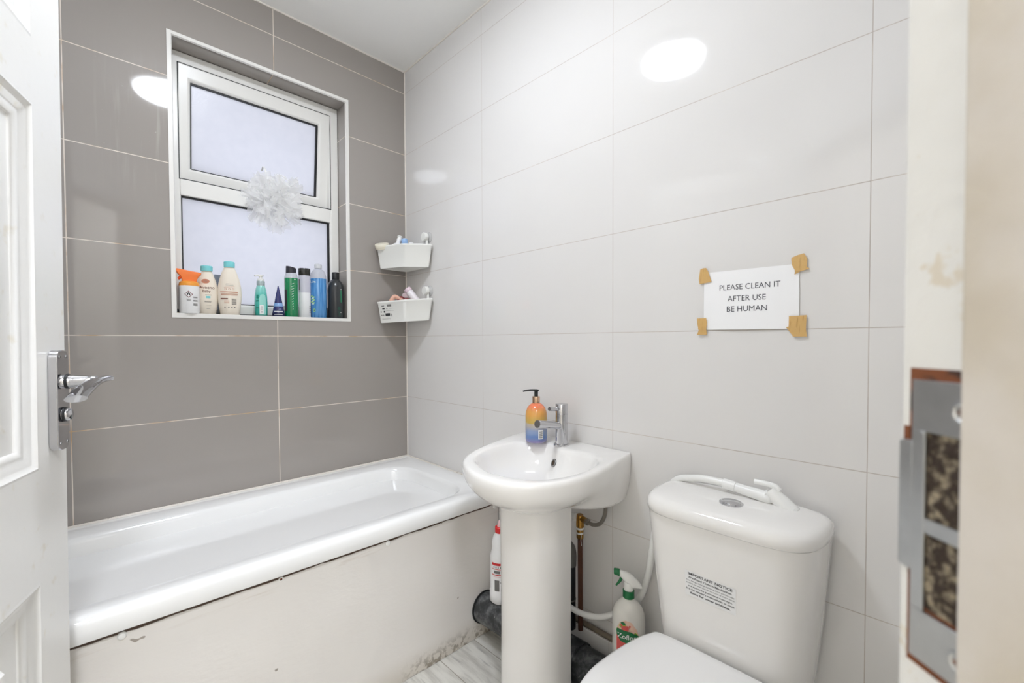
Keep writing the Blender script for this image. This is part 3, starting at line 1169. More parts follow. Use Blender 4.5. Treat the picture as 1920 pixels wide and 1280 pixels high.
SW, SH = 0.0535, 0.0300
f0 = sticker(0.0005)
rows = 8
for r_ in range(rows):
    rect(st, f0, -SW, SW, -SH + 2 * SH * r_ / rows, -SH + 2 * SH * (r_ + 1) / rows, 0, 14)
f1 = sticker(0.0008)
lines = [('IMPORTANT NOTICE', 0.0085, 0.0235, 0.00018), ('Pre-fitted Cistern Mechanism', 0.0066, 0.0150, 0.00012),
         ('Your fittings, although tightened and in position when', 0.0046, 0.0076, 0.0),
         ('installed, can work loose in the course of time in transit', 0.0044, 0.0012, 0.0),
         ('and cannot be guaranteed watertight.', 0.0054, -0.0058, 0.00006),
         ("It is the installer's responsibility to check", 0.0058, -0.0132, 0.0001),
         ('these for water tightness.', 0.0072, -0.0215, 0.00015)]
for s_, sz_, yy_, bo_ in lines:
    vs, fs = text_pts(s_, sz_, 'CENTER', bo_)
    wmax = max(v.x for v in vs) - min(v.x for v in vs)
    k_ = min(1.15, 2 * SW * 0.95 / wmax)
    st.add([f1(v.x * k_, v.y + yy_) for v in vs], fs, 1)
o_ = st.build('notice_sticker', [M_LABELW, M_INK], toilet, smooth=False)
o_['label'] = 'white notice sticker with black print'


# seat lid
def seat_ring(z, g_, n=72):
    pts = [(-0.182, TYC + 0.118), (-0.205, TYC + 0.143), (-0.26, TYC + 0.160), (-0.33, TYC + 0.172), (-0.41, TYC + 0.176), (-0.49, TYC + 0.158),
           (-0.555, TYC + 0.118), (-0.595, TYC + 0.06), (-0.607, TYC), (-0.595, TYC - 0.06), (-0.555, TYC - 0.118), (-0.49, TYC - 0.158),
           (-0.41, TYC - 0.176), (-0.33, TYC - 0.172), (-0.26, TYC - 0.160), (-0.205, TYC - 0.143), (-0.182, TYC - 0.118), (-0.1775, TYC)]
    c = Vector((-0.39, TYC, 0))
    cc = catmull([Vector((x, y, 0)) for x, y in pts], 6, closed=True)
    out = []
    for p in cc:
        v = c + (p - c) * (1 + g_ / (p - c).length)
        v.z = z
        out.append(v)
    return out


sl = MB()
sl.loft([seat_ring(z, g_) for z, g_ in ((0.409, -0.006), (0.410, -0.002), (0.414, 0.0), (0.422, 0.0), (0.428, -0.003), (0.431, -0.010),
                                        (0.433, -0.03), (0.435, -0.08), (0.436, -0.14))])
sl.build('seat_lid', mat('white_seat_plastic', (238, 237, 236), 0.16, coat=0.2), toilet, angle=70)
sl = MB()
sl.loft([seat_ring(z, g_) for z, g_ in ((0.392, -0.008), (0.395, -0.004), (0.404, -0.004), (0.4075, -0.007))])
sl.build('seat', M_WPLA, toilet, angle=70)
for yy_ in (0.075, -0.075):
    q = MB()
    q.lathe([(0.013, 0.39), (0.013, 0.420), (0.011, 0.425), (0.003, 0.426)], mx=Matrix.Translation((-0.192, TYC + yy_, 0)), seg=24)
    q.build('hinge', M_CHROME, toilet)
bo = MB()
br = []
for z_, g_, sh in ((0.001, -0.075, 0.045), (0.03, -0.080, 0.045), (0.12, -0.085, 0.04), (0.22, -0.065, 0.028), (0.30, -0.035, 0.012), (0.36, -0.014, 0.0),
                   (0.385, -0.010, 0.0), (0.3915, -0.013, 0.0)):
    r_ = seat_ring(z_, g_)
    br.append([Vector((p.x + sh, p.y, p.z)) for p in r_])
bo.loft(br)
bo.box((-0.24, TYC - 0.105, 0.20), (-0.02, TYC + 0.105, 0.384))
bo.build('toilet_bowl', M_CER, toilet, angle=60)

# ------------------------------------------------------------------ bidet sprayer
spr = thing('bidet_sprayer', 'white hand bidet sprayer resting on top of the cistern lid', 'sprayer', (-0.05, -1.55, 0.765))
M_SPR = mat('white_sprayer_plastic', (240, 240, 238), 0.25, coat=0.2)
XS = -0.052
q = MB()
hose = [(XS, -1.515, 0.779), (XS, -1.47, 0.779), (-0.045, -1.435, 0.772), (-0.028, -1.385, 0.752), (-0.018, -1.345, 0.700), (-0.020, -1.325, 0.620),
        (-0.020, -1.313, 0.540), (-0.022, -1.300, 0.455), (-0.024, -1.272, 0.375), (-0.032, -1.22, 0.322), (-0.050, -1.165, 0.288), (-0.062, -1.11, 0.276),
        (-0.072, -1.06, 0.284), (-0.078, -1.01, 0.31), (-0.078, -0.97, 0.36), (-0.070, -0.95, 0.42)]
q.tube(hose, 0.0088, 16)
q.build('hose', M_WPLA, spr)
q = MB()
q.tube([(XS, -1.510, 0.7785), (XS, -1.538, 0.7755)], 0.0125, 24, smooth=False)
q.build('connector', M_SPR, spr, bevel=0.001)
q = MB()
q.tube([(XS, -1.537, 0.7755), (XS, -1.560, 0.7725), (XS, -1.585, 0.770), (XS, -1.604, 0.768), (XS, -1.614, 0.776)], lambda t: 0.0112 + 0.0040 * t, 24)
q.tube([(XS, -1.6085, 0.7850), (XS, -1.617, 0.7775), (XS, -1.6500, 0.7500)], lambda t: 0.0155 + 0.0018 * t, 28, smooth=False)
q.build('handle', M_SPR, spr, angle=60)
q = MB()
q.tube([(XS, -1.6495, 0.7505), (XS, -1.6560, 0.7450)], lambda t: 0.0176 - 0.001 * t, 28, smooth=False)
q.build('nozzle', M_SPR, spr, bevel=0.002)
q = MB()
q.tube([(XS, -1.578, 0.7985), (XS, -1.600, 0.7985), (XS, -1.620, 0.7960), (XS, -1.628, 0.7885)], 0.0062, 18)
q.build('trigger', M_SPR, spr)

# ------------------------------------------------------------------ pipework by the wall
struct(MB().box((-0.021, -2.34, 0), (-0.0005, -0.665, 0.200)).build('baseboard_right', M_TR, bevel=0.002),
       'low tiled ledge along foot of the pale wall')
q = MB()
q.tube([(-0.0115, -0.70, 0.2085), (-0.0115, -1.42, 0.2085)], 0.0082, 12, smooth=False)
tag(q.build('water_pipe', M_DULLPIPE, loc=(-0.0115, -1.06, 0.2005)), 'dull thin pipe lying along the tiled ledge behind the basin', 'pipe')
q = MB()
sop = [(-0.080, -0.650, 0.110), (-0.080, -0.95, 0.122), (-0.084, -1.20, 0.134), (-0.10, -1.36, 0.142), (-0.14, -1.45, 0.16)]
q.tube(sop, 0.0555, 40)
o_ = thing('soil_pipe', 'thick dusty black soil pipe running from the bath panel to the toilet', 'pipe', (-0.08, -0.9, 0.06))
q.build('pipe', M_SOIL, o_)
q = MB()
q.lathe([(0.0560, 0), (0.0595, 0.001), (0.0595, 0.005), (0.0560, 0.006)], mx=along((0, -1, 0.04), (-0.080, -0.6625, 0.1105)), seg=48)
q.build('seal', M_BLACK, o_)
q = MB()
q.tube([(-0.082, -1.045, 0.128), (-0.083, -1.115, 0.131)], 0.0615, 40, smooth=False)
q.build('socket', M_SOIL, o_, bevel=0.002)

# waste pipe behind the pedestal
wp = thing('waste_pipe', 'black upright waste pipe with a grey elbow behind the basin pedestal', 'pipe', (-0.045, -1.032, 0.20))
q = MB()
q.tube([(-0.044, -1.043, 0.196), (-0.044, -1.043, 0.405)], 0.0185, 24, smooth=False)
q.tube([(-0.044, -1.043, 0.288), (-0.044, -1.043, 0.292)], 0.0196, 24, smooth=False, mi=1)
q.build('pipe', [M_DARKPIPE, M_GREYPIPE], wp)
q = MB()
q.tube([(-0.044, -1.043, 0.40), (-0.044, -1.043, 0.44), (-0.050, -1.036, 0.462), (-0.075, -1.015, 0.475), (-0.13, -1.00, 0.478)], 0.0205, 24)
q.build('elbow', M_GREYPIPE, wp)
q = MB()
q.tube([(-0.13, -1.00, 0.478), (-0.19, -1.04, 0.478), (-0.2, -1.07, 0.56), (-0.22, -1.07, 0.63)], 0.018, 20)
q.build('trap', M_WPLA, wp)

# supply pipe with brass valve and braided hose
sv = thing('supply_pipe', 'brown copper supply pipe with brass valve and hose under the basin', 'pipe', (-0.040, -1.078, 0.20))
q = MB()
q.tube([(-0.036, -1.0785, 0.2), (-0.040, -1.0800, 0.500)], 0.0078, 18, smooth=False)
q.build('pipe', M_COPPER, sv)
q = MB()
q.lathe([(0.0095, 0.497), (0.0115, 0.500), (0.0115, 0.512), (0.0085, 0.513)], mx=Matrix.Translation((-0.040, -1.080, 0)), seg=8, mi=0)
q.lathe([(0.0105, 0.5125), (0.0105, 0.518)], mx=Matrix.Translation((-0.040, -1.080, 0)), seg=20, mi=1)
q.lathe([(0.0105, 0.526), (0.012, 0.528), (0.012, 0.532), (0.0105, 0.534)], mx=Matrix.Translation((-0.040, -1.080, 0)), seg=20, mi=1)
q.lathe([(0.010, 0.518), (0.011, 0.519), (0.011, 0.526), (0.0110, 0.534), (0.0125, 0.536), (0.0125, 0.554), (0.0105, 0.570), (0.010, 0.574)],
        mx=Matrix.Translation((-0.040, -1.080, 0)), seg=24)
q.tube([(-0.040, -1.082, 0.563), (-0.040, -1.106, 0.559)], 0.0098, 20, smooth=False)
q.build('valve', [M_BRASS, M_WPLA], sv)
q = MB()
q.tube([(-0.040, -1.101, 0.560), (-0.040, -1.112, 0.557)], 0.0105, 8, smooth=False)
q.tube([(-0.040, -1.110, 0.557), (-0.040, -1.130, 0.556), (-0.040, -1.155, 0.568), (-0.042, -1.172, 0.600), (-0.044, -1.173, 0.635), (-0.05, -1.150, 0.670),
        (-0.06, -1.08, 0.70), (-0.067, -1.03, 0.74)], 0.0058, 16)
M_BRAID = mat('braided_hose', (140, 134, 126), 0.4, metal=0.6, bump=0.9, bscale=700)
q.build('hose', M_BRAID, sv)
q = MB()
q.tube([(-0.050, -1.020, 0.562), (-0.050, -1.072, 0.566)], 0.0125, 24, smooth=False)
tag(q.build('pipe_fitting', M_WPLA, loc=(-0.05, -1.045, 0.55)), 'short white plastic pipe fitting beside the brass valve under the basin', 'pipe')
q = MB()
q.tube([(-0.0475, -1.088, 0.528), (-0.049, -1.0915, 0.512), (-0.048, -1.089, 0.498), (-0.049, -1.0925, 0.480)], 0.0006, 6)
q.build('thread', M_WPLA, sv)


# ------------------------------------------------------------------ bottles
class Bottle:
    def __init__(s, name, label, cx, cy, z0, prof, material, cat='bottle', ratio=1.0, orient=None, seg=48, group=None):
        s.cx, s.cy, s.z0, s.prof, s.ratio = cx, cy, z0, prof, ratio
        s.face = facing(cx, cy)
        s.orient = (s.face + math.pi / 2) if orient is None else orient      # wide axis across the view
        s.root = thing(name, label, cat, (cx, cy, z0), group)
        s.mx = Matrix.Translation((cx, cy, z0)) @ Matrix.Rotation(s.orient, 4, 'Z')
        s.body = MB().lathe(prof, mx=s.mx, sy=ratio, seg=seg).build('bottle', material, s.root, angle=50)

    def R(s, h):
        p = s.prof
        for (r0, z0), (r1, z1) in zip(p, p[1:]):
            if z0 <= h <= z1 and z1 > z0:
                return r0 + (r1 - r0) * (h - z0) / (z1 - z0)
        return p[-1][0] if h > p[-1][1] else p[0][0]

    def fn(s, da=0.0, e=0.0005):
        def g(x, y):
            r = s.R(y)
            # walk along the (possibly flattened) outline
            th = s.face + da - s.orient
            if s.ratio < 0.95:
                th = -math.acos(max(-0.995, min(0.995, x / r)))
            else:
                th += x / max(r, 0.004)
            lx, ly = (r + e) * math.cos(th), (s.ratio * r + e) * math.sin(th)
            return s.mx @ Vector((lx, ly, y))
        return g

    def label(s, name, mats, items, da=0.0):
        mb = MB()
        for it in items:
            kind = it[0]
            if kind == 'r':
                _, x0, x1, y0, y1, mi, lay = it
                n = max(2, int(abs(x1 - x0) / 0.003))
                ny = max(1, int(abs(y1 - y0) / 0.006))
                for k in range(ny):
                    rect(mb, s.fn(da, 0.0004 + 0.0003 * lay), x0, x1, y0 + (y1 - y0) * k / ny, y0 + (y1 - y0) * (k + 1) / ny, mi, n)
            elif kind == 't':
                _, st_, size, x, y, mi, lay = it
                g = s.fn(da, 0.0004 + 0.0003 * lay)
                text(mb, st_, size, lambda a, b_: g(a + x, b_ + y), mi)
            elif kind == 'p':      # polygon
                _, pts, mi, lay = it
                g = s.fn(da, 0.0004 + 0.0003 * lay)
                c = (sum(p[0] for p in pts) / len(pts), sum(p[1] for p in pts) / len(pts))
                fine = []
                for i, p in enumerate(pts):
                    q2 = pts[(i + 1) % len(pts)]
                    m_ = max(1, int(math.hypot(q2[0] - p[0], q2[1] - p[1]) / 0.004))
                    fine += [(p[0] + (q2[0] - p[0]) * j / m_, p[1] + (q2[1] - p[1]) * j / m_) for j in range(m_)]
                far = max(math.hypot(p[0] - c[0], p[1] - c[1]) for p in fine)
                nr = max(1, int(far / 0.004))
                n_ = len(fine)
                vs = [g(*c)]
                for j in range(1, nr + 1):
                    vs += [g(c[0] + (p[0] - c[0]) * j / nr, c[1] + (p[1] - c[1]) * j / nr) for p in fine]
                fs = [(0, i + 1, (i + 1) % n_ + 1) for i in range(n_)]
                for j in range(nr - 1):
                    fs += [(1 + j * n_ + i, 1 + (j + 1) * n_ + i, 1 + (j + 1) * n_ + (i + 1) % n_, 1 + j * n_ + (i + 1) % n_) for i in range(n_)]
                mb.add(vs, fs, mi)
        return mb.build(name, mats, s.root, smooth=False)

    def part(s, name, material, prof, seg=40, ratio=None, bevel=0.0):
        return MB().lathe(prof, mx=s.mx, sy=s.ratio if ratio is None else ratio, seg=seg).build(name, material, s.root, bevel=bevel)


def ell(cx, cy, rx, ry, n=20):
    return [(cx + rx * math.cos(2 * math.pi * k / n), cy + ry * math.sin(2 * math.pi * k / n)) for k in range(n)]


SZ = WZ0 + 0.0005
# 1 spray can with orange trigger cap
M_ORG = mat('orange_plastic', (244, 124, 50), 0.35)
M_ORG2 = mat('amber_shoulder', (240, 160, 60), 0.3)
c = Bottle('spray_can', 'white spray can with an orange trigger top at the left end of the window sill', -0.8905, 0.018, SZ,
           [(0.0285, 0), (0.031, 0.004), (0.031, 0.100)], M_LABELW)
c.part('shoulder', M_ORG2, [(0.0312, 0.099), (0.0312, 0.104), (0.029, 0.112), (0.024, 0.116)])
q = MB()
fa = c.face + math.pi / 2
ux = Vector((math.cos(fa), math.sin(fa), 0))       # to the viewer's right
uy = Vector((math.cos(c.face), math.sin(c.face), 0))
o3 = Vector((c.cx, c.cy, SZ))
poly_r = []
for h, xl_, xr_, dp in ((0.113, -0.020, 0.022, 0.016), (0.124, -0.022, 0.024, 0.017), (0.134, -0.025, 0.028, 0.018), (0.143, -0.034, 0.036, 0.019)):
    poly_r.append([o3 + ux * x + uy * y + Vector((0, 0, h)) for x, y in ((xl_, dp), (xr_, dp), (xr_, -dp), (xl_, -dp))])
poly_r.append([o3 + ux * x + uy * y + Vector((0, 0, h)) for x, y, h in ((-0.040, 0.018, 0.160), (0.037, 0.018, 0.148), (0.037, -0.018, 0.148), (-0.040, -0.018, 0.160))])
q.loft(poly_r)
q.build('trigger_cap', M_ORG, c.root, bevel=0.003)
q = MB()
q.tube([o3 + ux * -0.018 + Vector((0, 0, 0.140)) + uy * 0.008, o3 + ux * -0.026 + Vector((0, 0, 0.128)) + uy * 0.009, o3 + ux * -0.032 + Vector((0, 0, 0.122)) + uy * 0.009],
       lambda t: 0.0065 - 0.003 * t, 12)
q.build('trigger', mat('red_orange_plastic', (240, 84, 40), 0.35), c.root)
M_RED = mat('red_ink', (206, 40, 44), 0.5)
dia = [(0, 0.0125), (0.0125, 0), (0, -0.0125), (-0.0125, 0)]
din = [(0, 0.0098), (0.0098, 0), (0, -0.0098), (-0.0098, 0)]
c.label('label', [M_LABELW, mat('dark_red_ink', (120, 62, 66), 0.6), M_INK, M_GREYINK],
        [('p', [(x - 0.002, y + 0.068) for x, y in dia], 1, 1), ('p', [(x - 0.002, y + 0.068) for x, y in din], 0, 2),
         ('p', [(-0.0055, 0.064), (0.0015, 0.064), (0.003, 0.068), (0.001, 0.0715), (-0.002, 0.0755), (-0.005, 0.0715), (-0.007, 0.068)], 2, 3),
         ('p', ell(-0.002, 0.0665, 0.0016, 0.0022), 0, 4),
         ('r', -0.009, 0.005, 0.050, 0.0512, 3, 1), ('r', -0.008, 0.004, 0.047, 0.0482, 3, 1), ('r', -0.007, 0.003, 0.044, 0.0452, 3, 1)]
        + [('r', 0.011, 0.026, z_, z_ + 0.0018, 3, 1) for z_ in (0.028, 0.031, 0.034, 0.043, 0.046, 0.055, 0.058)])

# 2 lotion bottle at the back
M_CREAM = mat('cream_plastic', (238, 229, 214), 0.25, coat=0.2)
M_AQUA = mat('aqua_plastic', (128, 212, 218), 0.35)
M_TERRA = mat('terracotta_ink', (196, 134, 106), 0.6)
M_BROWN = mat('brown_ink', (110, 62, 50), 0.6)
lot = [(0.026, 0.0), (0.029, 0.003), (0.034, 0.040), (0.0365, 0.070), (0.035, 0.098), (0.030, 0.125), (0.022, 0.150), (0.0165, 0.163), (0.0150, 0.166)]
c = Bottle('lotion_bottle', 'cream lotion bottle with aqua cap half hidden behind the orange-topped spray can', -0.8290, 0.062, SZ, lot, M_CREAM, ratio=0.55,
           group='cream lotion bottles with aqua caps')
c.part('cap', M_AQUA, [(0.0185, 0.1655), (0.0195, 0.168), (0.0195, 0.183), (0.0165, 0.1855), (0.002, 0.186)], ratio=0.75)
c.label('label', [M_TERRA, M_BROWN, M_AQUA, M_GREYINK],
        [('t', 'Aveeno', 0.0155, 0.000, 0.102, 1, 1), ('t', 'Baby', 0.0135, -0.002, 0.088, 1, 1),
         ('p', ell(-0.004, 0.1255, 0.0125, 0.0085), 0, 1), ('r', -0.010, 0.002, 0.1250, 0.1262, 3, 2),
         ('r', -0.006, 0.014, 0.0735, 0.0748, 3, 1), ('r', -0.004, 0.010, 0.062, 0.070, 2, 1),
         ('r', -0.008, 0.013, 0.050, 0.0512, 3, 1), ('r', -0.008, 0.012, 0.047, 0.0482, 3, 1), ('r', -0.004, 0.012, 0.036, 0.037, 3, 1),
         ('r', -0.002, 0.009, 0.022, 0.023, 3, 1)])
# 4 lotion bottle in front
c = Bottle('lotion_bottle', 'cream lotion bottle with aqua cap showing its printed back, nearest the window centre', -0.7600, 0.036, SZ,
           [(r * 1.10, z * 1.105) for r, z in lot], M_CREAM, ratio=0.55, group='cream lotion bottles with aqua caps')
c.part('cap', M_AQUA, [(0.0175, 0.1832), (0.0185, 0.186), (0.0185, 0.203), (0.016, 0.2055), (0.002, 0.206)], ratio=0.75)
c.label('label', [M_TERRA, M_BROWN, M_AQUA, M_GREYINK, M_CREAM],
        [('r', -0.030, 0.026, 0.0865, 0.090, 0, 1), ('r', -0.028, 0.026, 0.0805, 0.0815, 0, 1), ('r', -0.028, 0.027, 0.078, 0.079, 0, 1),
         ('r', -0.028, 0.025, 0.0755, 0.0765, 0, 1),
         ('r', -0.029, -0.006, 0.0590, 0.0640, 1, 1), ('r', -0.012, 0.012, 0.118, 0.1188, 3, 1), ('r', -0.013, 0.013, 0.1135, 0.1143, 3, 1),
         ('r', -0.016, 0.016, 0.1085, 0.1093, 0, 1), ('r', -0.018, 0.018, 0.104, 0.1048, 0, 1)]
        + [('p', ell(x_, 0.0985, 0.0035, 0.0032), 0, 1) for x_ in (-0.013, -0.001, 0.011)]
        + [('p', ell(x_, 0.0985, 0.0024, 0.0022), 4, 2) for x_ in (-0.013, -0.001, 0.011)]
        + [('r', -0.018, -0.002, z_, z_ + 0.0008, 0, 1) for z_ in (0.045, 0.048, 0.051, 0.054)]
        + [('r', 0.006, 0.021, z_, z_ + 0.0015, 3, 1) for z_ in (0.040, 0.043, 0.046, 0.049, 0.052, 0.055, 0.058, 0.061)]
        + [('r', x_, x_ + 0.0045, 0.028, 0.0312, 3, 1) for x_ in (-0.018, -0.006, 0.004, 0.013)])
# 3 grey tube between them, standing on its cap at the back
tb = thing('squeeze_tube', 'slim grey tube standing on its black cap between the two cream lotion bottles', 'tube', (-0.794, 0.066, SZ))
q = MB()
rg = []
for h, a_, b_ in ((0.022, 0.0115, 0.0115), (0.030, 0.0135, 0.0125), (0.080, 0.0105, 0.008), (0.130, 0.0095, 0.0035), (0.147, 0.0110, 0.0012), (0.156, 0.0110, 0.0010)):
    rg.append([Vector((-0.794 + a_ * math.cos(k * math.pi / 12), 0.066 + b_ * math.sin(k * math.pi / 12), SZ + h)) for k in range(24)])
q.loft(rg)
q.build('tube', mat('slate_grey_tube', (112, 120, 134), 0.35), tb)
MB().lathe([(0.016, 0), (0.016, 0.018), (0.013, 0.0225)], mx=Matrix.Translation((-0.794, 0.066, SZ)), seg=28).build('cap', M_BLACK, tb)

# 5 teal pump bottle
M_TEAL = mat('teal_translucent_plastic', (62, 176, 164), 0.18, coat=0.4)
_n = NT(M_TEAL)
_n.link(band(_n, _n.z, [(SZ, (30, 122, 112)), (SZ + 0.010, (52, 168, 152)), (SZ + 0.075, (84, 190, 178)), (SZ + 0.12, (140, 208, 200))]), 'Base Color')
c = Bottle('pump_bottle', 'teal pump bottle with a white pump head on the sill near the window centre', -0.650, 0.040, SZ,
           [(0.020, 0), (0.0225, 0.003), (0.0232, 0.02), (0.0235, 0.050), (0.0225, 0.080), (0.0190, 0.108), (0.0150, 0.122), (0.0140, 0.124)], M_TEAL)
c.part('collar', mat('silver_grey_collar', (168, 182, 184), 0.3, metal=0.3), [(0.0145, 0.123), (0.0150, 0.125), (0.0150, 0.140), (0.0140, 0.142)])
c.part('pump', M_WPLA, [(0.0125, 0.1415), (0.0125, 0.150), (0.0060, 0.1515), (0.0060, 0.160), (0.0105, 0.161), (0.0110, 0.166), (0.004, 0.168)])
q = MB()
q.tube([Vector((c.cx, c.cy, SZ + 0.1635)), Vector((c.cx - 0.014, c.cy - 0.006, SZ + 0.1635)), Vector((c.cx - 0.024, c.cy - 0.010, SZ + 0.160))], 0.0038, 12)
q.build('spout', M_WPLA, c.root)
M_TEALL = mat('pale_teal_print', (150, 214, 204), 0.3)
c.label('label', [M_TEALL, M_LABELW, M_GREYINK, mat('deep_teal_print', (20, 132, 116), 0.3)],
        [('p', [(-0.006, 0.006), (0.019, 0.006), (0.019, 0.070), (0.0155, 0.084), (0.0065, 0.089), (-0.0025, 0.084), (-0.006, 0.070)], 0, 1),
         ('r', -0.005, 0.009, 0.009, 0.044, 1, 2), ('r', -0.017, -0.008, 0.070, 0.085, 3, 1), ('r', -0.019, -0.008, 0.058, 0.064, 3, 1), ('r', -0.019, -0.008, 0.030, 0.036, 3, 1)]
        + [('r', -0.001, 0.006, z_, z_ + 0.0012, 2, 3) for z_ in (0.014, 0.018, 0.024, 0.028, 0.034, 0.038)])

# 6 navy cone tube
cn = thing('squeeze_tube', 'navy blue cone-shaped tube with a pale blue band on the window sill', 'tube', (-0.585, 0.040, SZ))
q = MB()
rg = []
fc = facing(-0.585, 0.04) + math.pi / 2
cxv, cyv = Vector((math.cos(fc), math.sin(fc), 0)), Vector((-math.sin(fc), math.cos(fc), 0))


def cone_pt(h, k, n=32):
    u = (h - 0.018) / 0.110
    u = min(1, max(0, u))
    wx = 0.0225 * (1 - u) + 0.0018 * u
    wy = 0.0150 * (1 - u) + 0.0012 * u
    a_ = 2 * math.pi * k / n
    return Vector((-0.585, 0.040, SZ + h)) + cxv * (wx * math.cos(a_)) + cyv * (wy * math.sin(a_))


for h in (0.018, 0.026, 0.05, 0.08, 0.11, 0.126, 0.128):
    rg.append([cone_pt(h, k) for k in range(32)])
q.loft(rg)
M_NAVY = mat('navy_plastic', (44, 48, 104), 0.25, coat=0.3)
_n = NT(M_NAVY)
_lb = _n.m('MULTIPLY', _n.mr(_n.z, SZ + 0.042, SZ + 0.044), _n.mr(_n.z, SZ + 0.058, SZ + 0.056))
_n.link(_n.mix(_lb, (44, 48, 104), (132, 170, 220)), 'Base Color')
q.build('tube', M_NAVY, cn)
q = MB()
q.lathe([(0.0215, 0), (0.0235, 0.003), (0.0235, 0.016), (0.021, 0.0185)], mx=Matrix.Translation((-0.585, 0.040, SZ)) @ Matrix.Rotation(fc, 4, 'Z'), sy=0.7, seg=36)
q.build('cap', mat('dark_navy_cap', (34, 38, 78), 0.3), cn)


def conefn(e):
    def g(x, y):
        u = min(1, max(0, (y - 0.018) / 0.110))
        wx = 0.0225 * (1 - u) + 0.0018 * u
        wy = 0.0150 * (1 - u) + 0.0012 * u
        if y < 0.018:
            wx, wy = 0.0235, 0.0165
        cc_ = max(-0.99, min(0.99, x / wx))
        return Vector((-0.585, 0.040, SZ + y)) + cxv * x - cyv * ((wy + e) * math.sqrt(1 - cc_ * cc_))
    return g


q = MB()
rect(q, conefn(0.0005), -0.017, 0.016, 0.0205, 0.0235, 0, 8)
rect(q, conefn(0.0006), -0.016, 0.015, 0.0085, 0.0105, 0, 8)
rect(q, conefn(0.0005), 0.000, 0.012, 0.028, 0.029, 1, 4)
rect(q, conefn(0.0005), 0.001, 0.011, 0.031, 0.032, 1, 4)
rect(q, conefn(0.0005), 0.002, 0.010, 0.034, 0.035, 1, 4)
o_ = q.build('label', [M_LABELW, mat('pale_blue_print', (150, 160, 200), 0.4)], cn, smooth=False)

# 7 green shower gel
M_GREEN = mat('green_gel', (8, 128, 78), 0.16, coat=0.5)
M_CLEAR = mat('clear_plastic', (214, 218, 226), 0.12, coat=0.3, alpha=0.75)
c = Bottle('shower_gel', 'green shower gel bottle with a slanted black cap beside the navy cone tube', -0.5335, 0.040, SZ,
           [(0.0245, 0), (0.0262, 0.003), (0.0262, 0.1640), (0.0261, 0.1645)], M_GREEN, ratio=0.72)
c.part('shoulder', M_CLEAR, [(0.0261, 0.1642), (0.0255, 0.171), (0.0225, 0.181), (0.0195, 0.187), (0.019, 0.190)])
q = MB()
ux = Vector((math.cos(c.face + math.pi / 2), math.sin(c.face + math.pi / 2), 0))
uy = Vector((math.cos(c.face), math.sin(c.face), 0))
o3 = Vector((c.cx, c.cy, SZ))
rg = []
for hl, hr, xl_, xr_ in ((0.176, 0.188, -0.021, 0.019), (0.185, 0.190, -0.0205, 0.0195), (0.213, 0.206, -0.0195, 0.0195), (0.2155, 0.208, -0.018, 0.018)):
    rg.append([o3 + ux * ((xl_ + xr_) / 2 + (xr_ - xl_) / 2 * math.cos(a_)) + uy * (0.0145 * math.sin(a_))
               + Vector((0, 0, hl + (hr - hl) * (math.cos(a_) + 1) / 2)) for a_ in (2 * math.pi * k / 32 for k in range(32))])
q.loft(rg)
q.build('cap', mat('black_cap', (38, 38, 48), 0.35), c.root)
M_WINK = mat('white_ink', (214, 232, 224), 0.5)
c.label('label', [M_WINK, M_INK, M_RED],
        [('r', -0.0245, -0.016, 0.026, 0.115, 1, 1)]
        + [('p', [(0.004 - 0.0006 * k, 0.032 + k * 0.0105), (0.0055 - 0.0006 * k, 0.0315 + k * 0.0105), (0.0075 + 0.0004 * k, 0.037 + k * 0.0105), (0.006 + 0.0004 * k, 0.0378 + k * 0.0105)], 0, 1) for k in range(11)]
        + [('r', 0.011, 0.017, 0.158, 0.160, 0, 1)]
        )

# 8 clear and white bottle with black lid
c = Bottle('shampoo_bottle', 'half-filled clear and white bottle with a flat black lid beside the green gel', -0.4775, 0.046, SZ,
           [(0.0225, 0), (0.0243, 0.003), (0.0243, 0.108), (0.0242, 0.1085)], mat('milky_white_liquid', (228, 230, 232), 0.2, coat=0.4), ratio=0.75)
c.part('upper', mat('clear_grey_plastic', (204, 204, 216), 0.15, coat=0.3, alpha=0.9), [(0.0243, 0.1085), (0.0243, 0.172), (0.0225, 0.180), (0.021, 0.183)])
c.part('cap', mat('glossy_black_lid', (34, 34, 30), 0.22), [(0.0232, 0.1825), (0.0240, 0.185), (0.0240, 0.209), (0.022, 0.2125), (0.002, 0.213)])
c.label('print', M_GREYINK, [('r', -0.0215, -0.0165, 0.118, 0.165, 0, 1)])
c.label('print', M_GREYINK, [('r', 0.018, 0.0225, 0.022 + k * 0.008, 0.027 + k * 0.008, 0, 1) for k in range(4)])

# 9 blue bottle, clear shoulders
M_BLUE = mat('blue_liquid', (52, 120, 186), 0.14, coat=0.5)
_n = NT(M_BLUE)
_n.link(_n.mix(_n.mr(_n.noise(1, 4, (130, 130, 9)), 0.42, 0.62), (56, 126, 190), (92, 156, 212)), 'Base Color')
c = Bottle('mouthwash_bottle', 'tall bottle of blue liquid with clear shoulders and cap, left of the black bottle', -0.4180, 0.046, SZ,
           [(0.030, 0), (0.0330, 0.004), (0.0332, 0.10), (0.0332, 0.1730), (0.0331, 0.1735)], M_BLUE, ratio=0.72)
c.part('shoulder', mat('clear_shoulder', (208, 212, 222), 0.08, coat=0.5, alpha=0.55), [(0.0331, 0.1735), (0.0325, 0.185), (0.0290, 0.200), (0.0215, 0.212), (0.0135, 0.2165), (0.0130, 0.219)])
c.part('cap', mat('clear_cap', (226, 228, 232), 0.15, coat=0.4, alpha=0.8), [(0.0150, 0.2185), (0.0155, 0.220), (0.0155, 0.236), (0.0135, 0.238), (0.002, 0.2385)], ratio=0.95)
M_LIME = mat('lime_leaf_print', (150, 206, 130), 0.5)
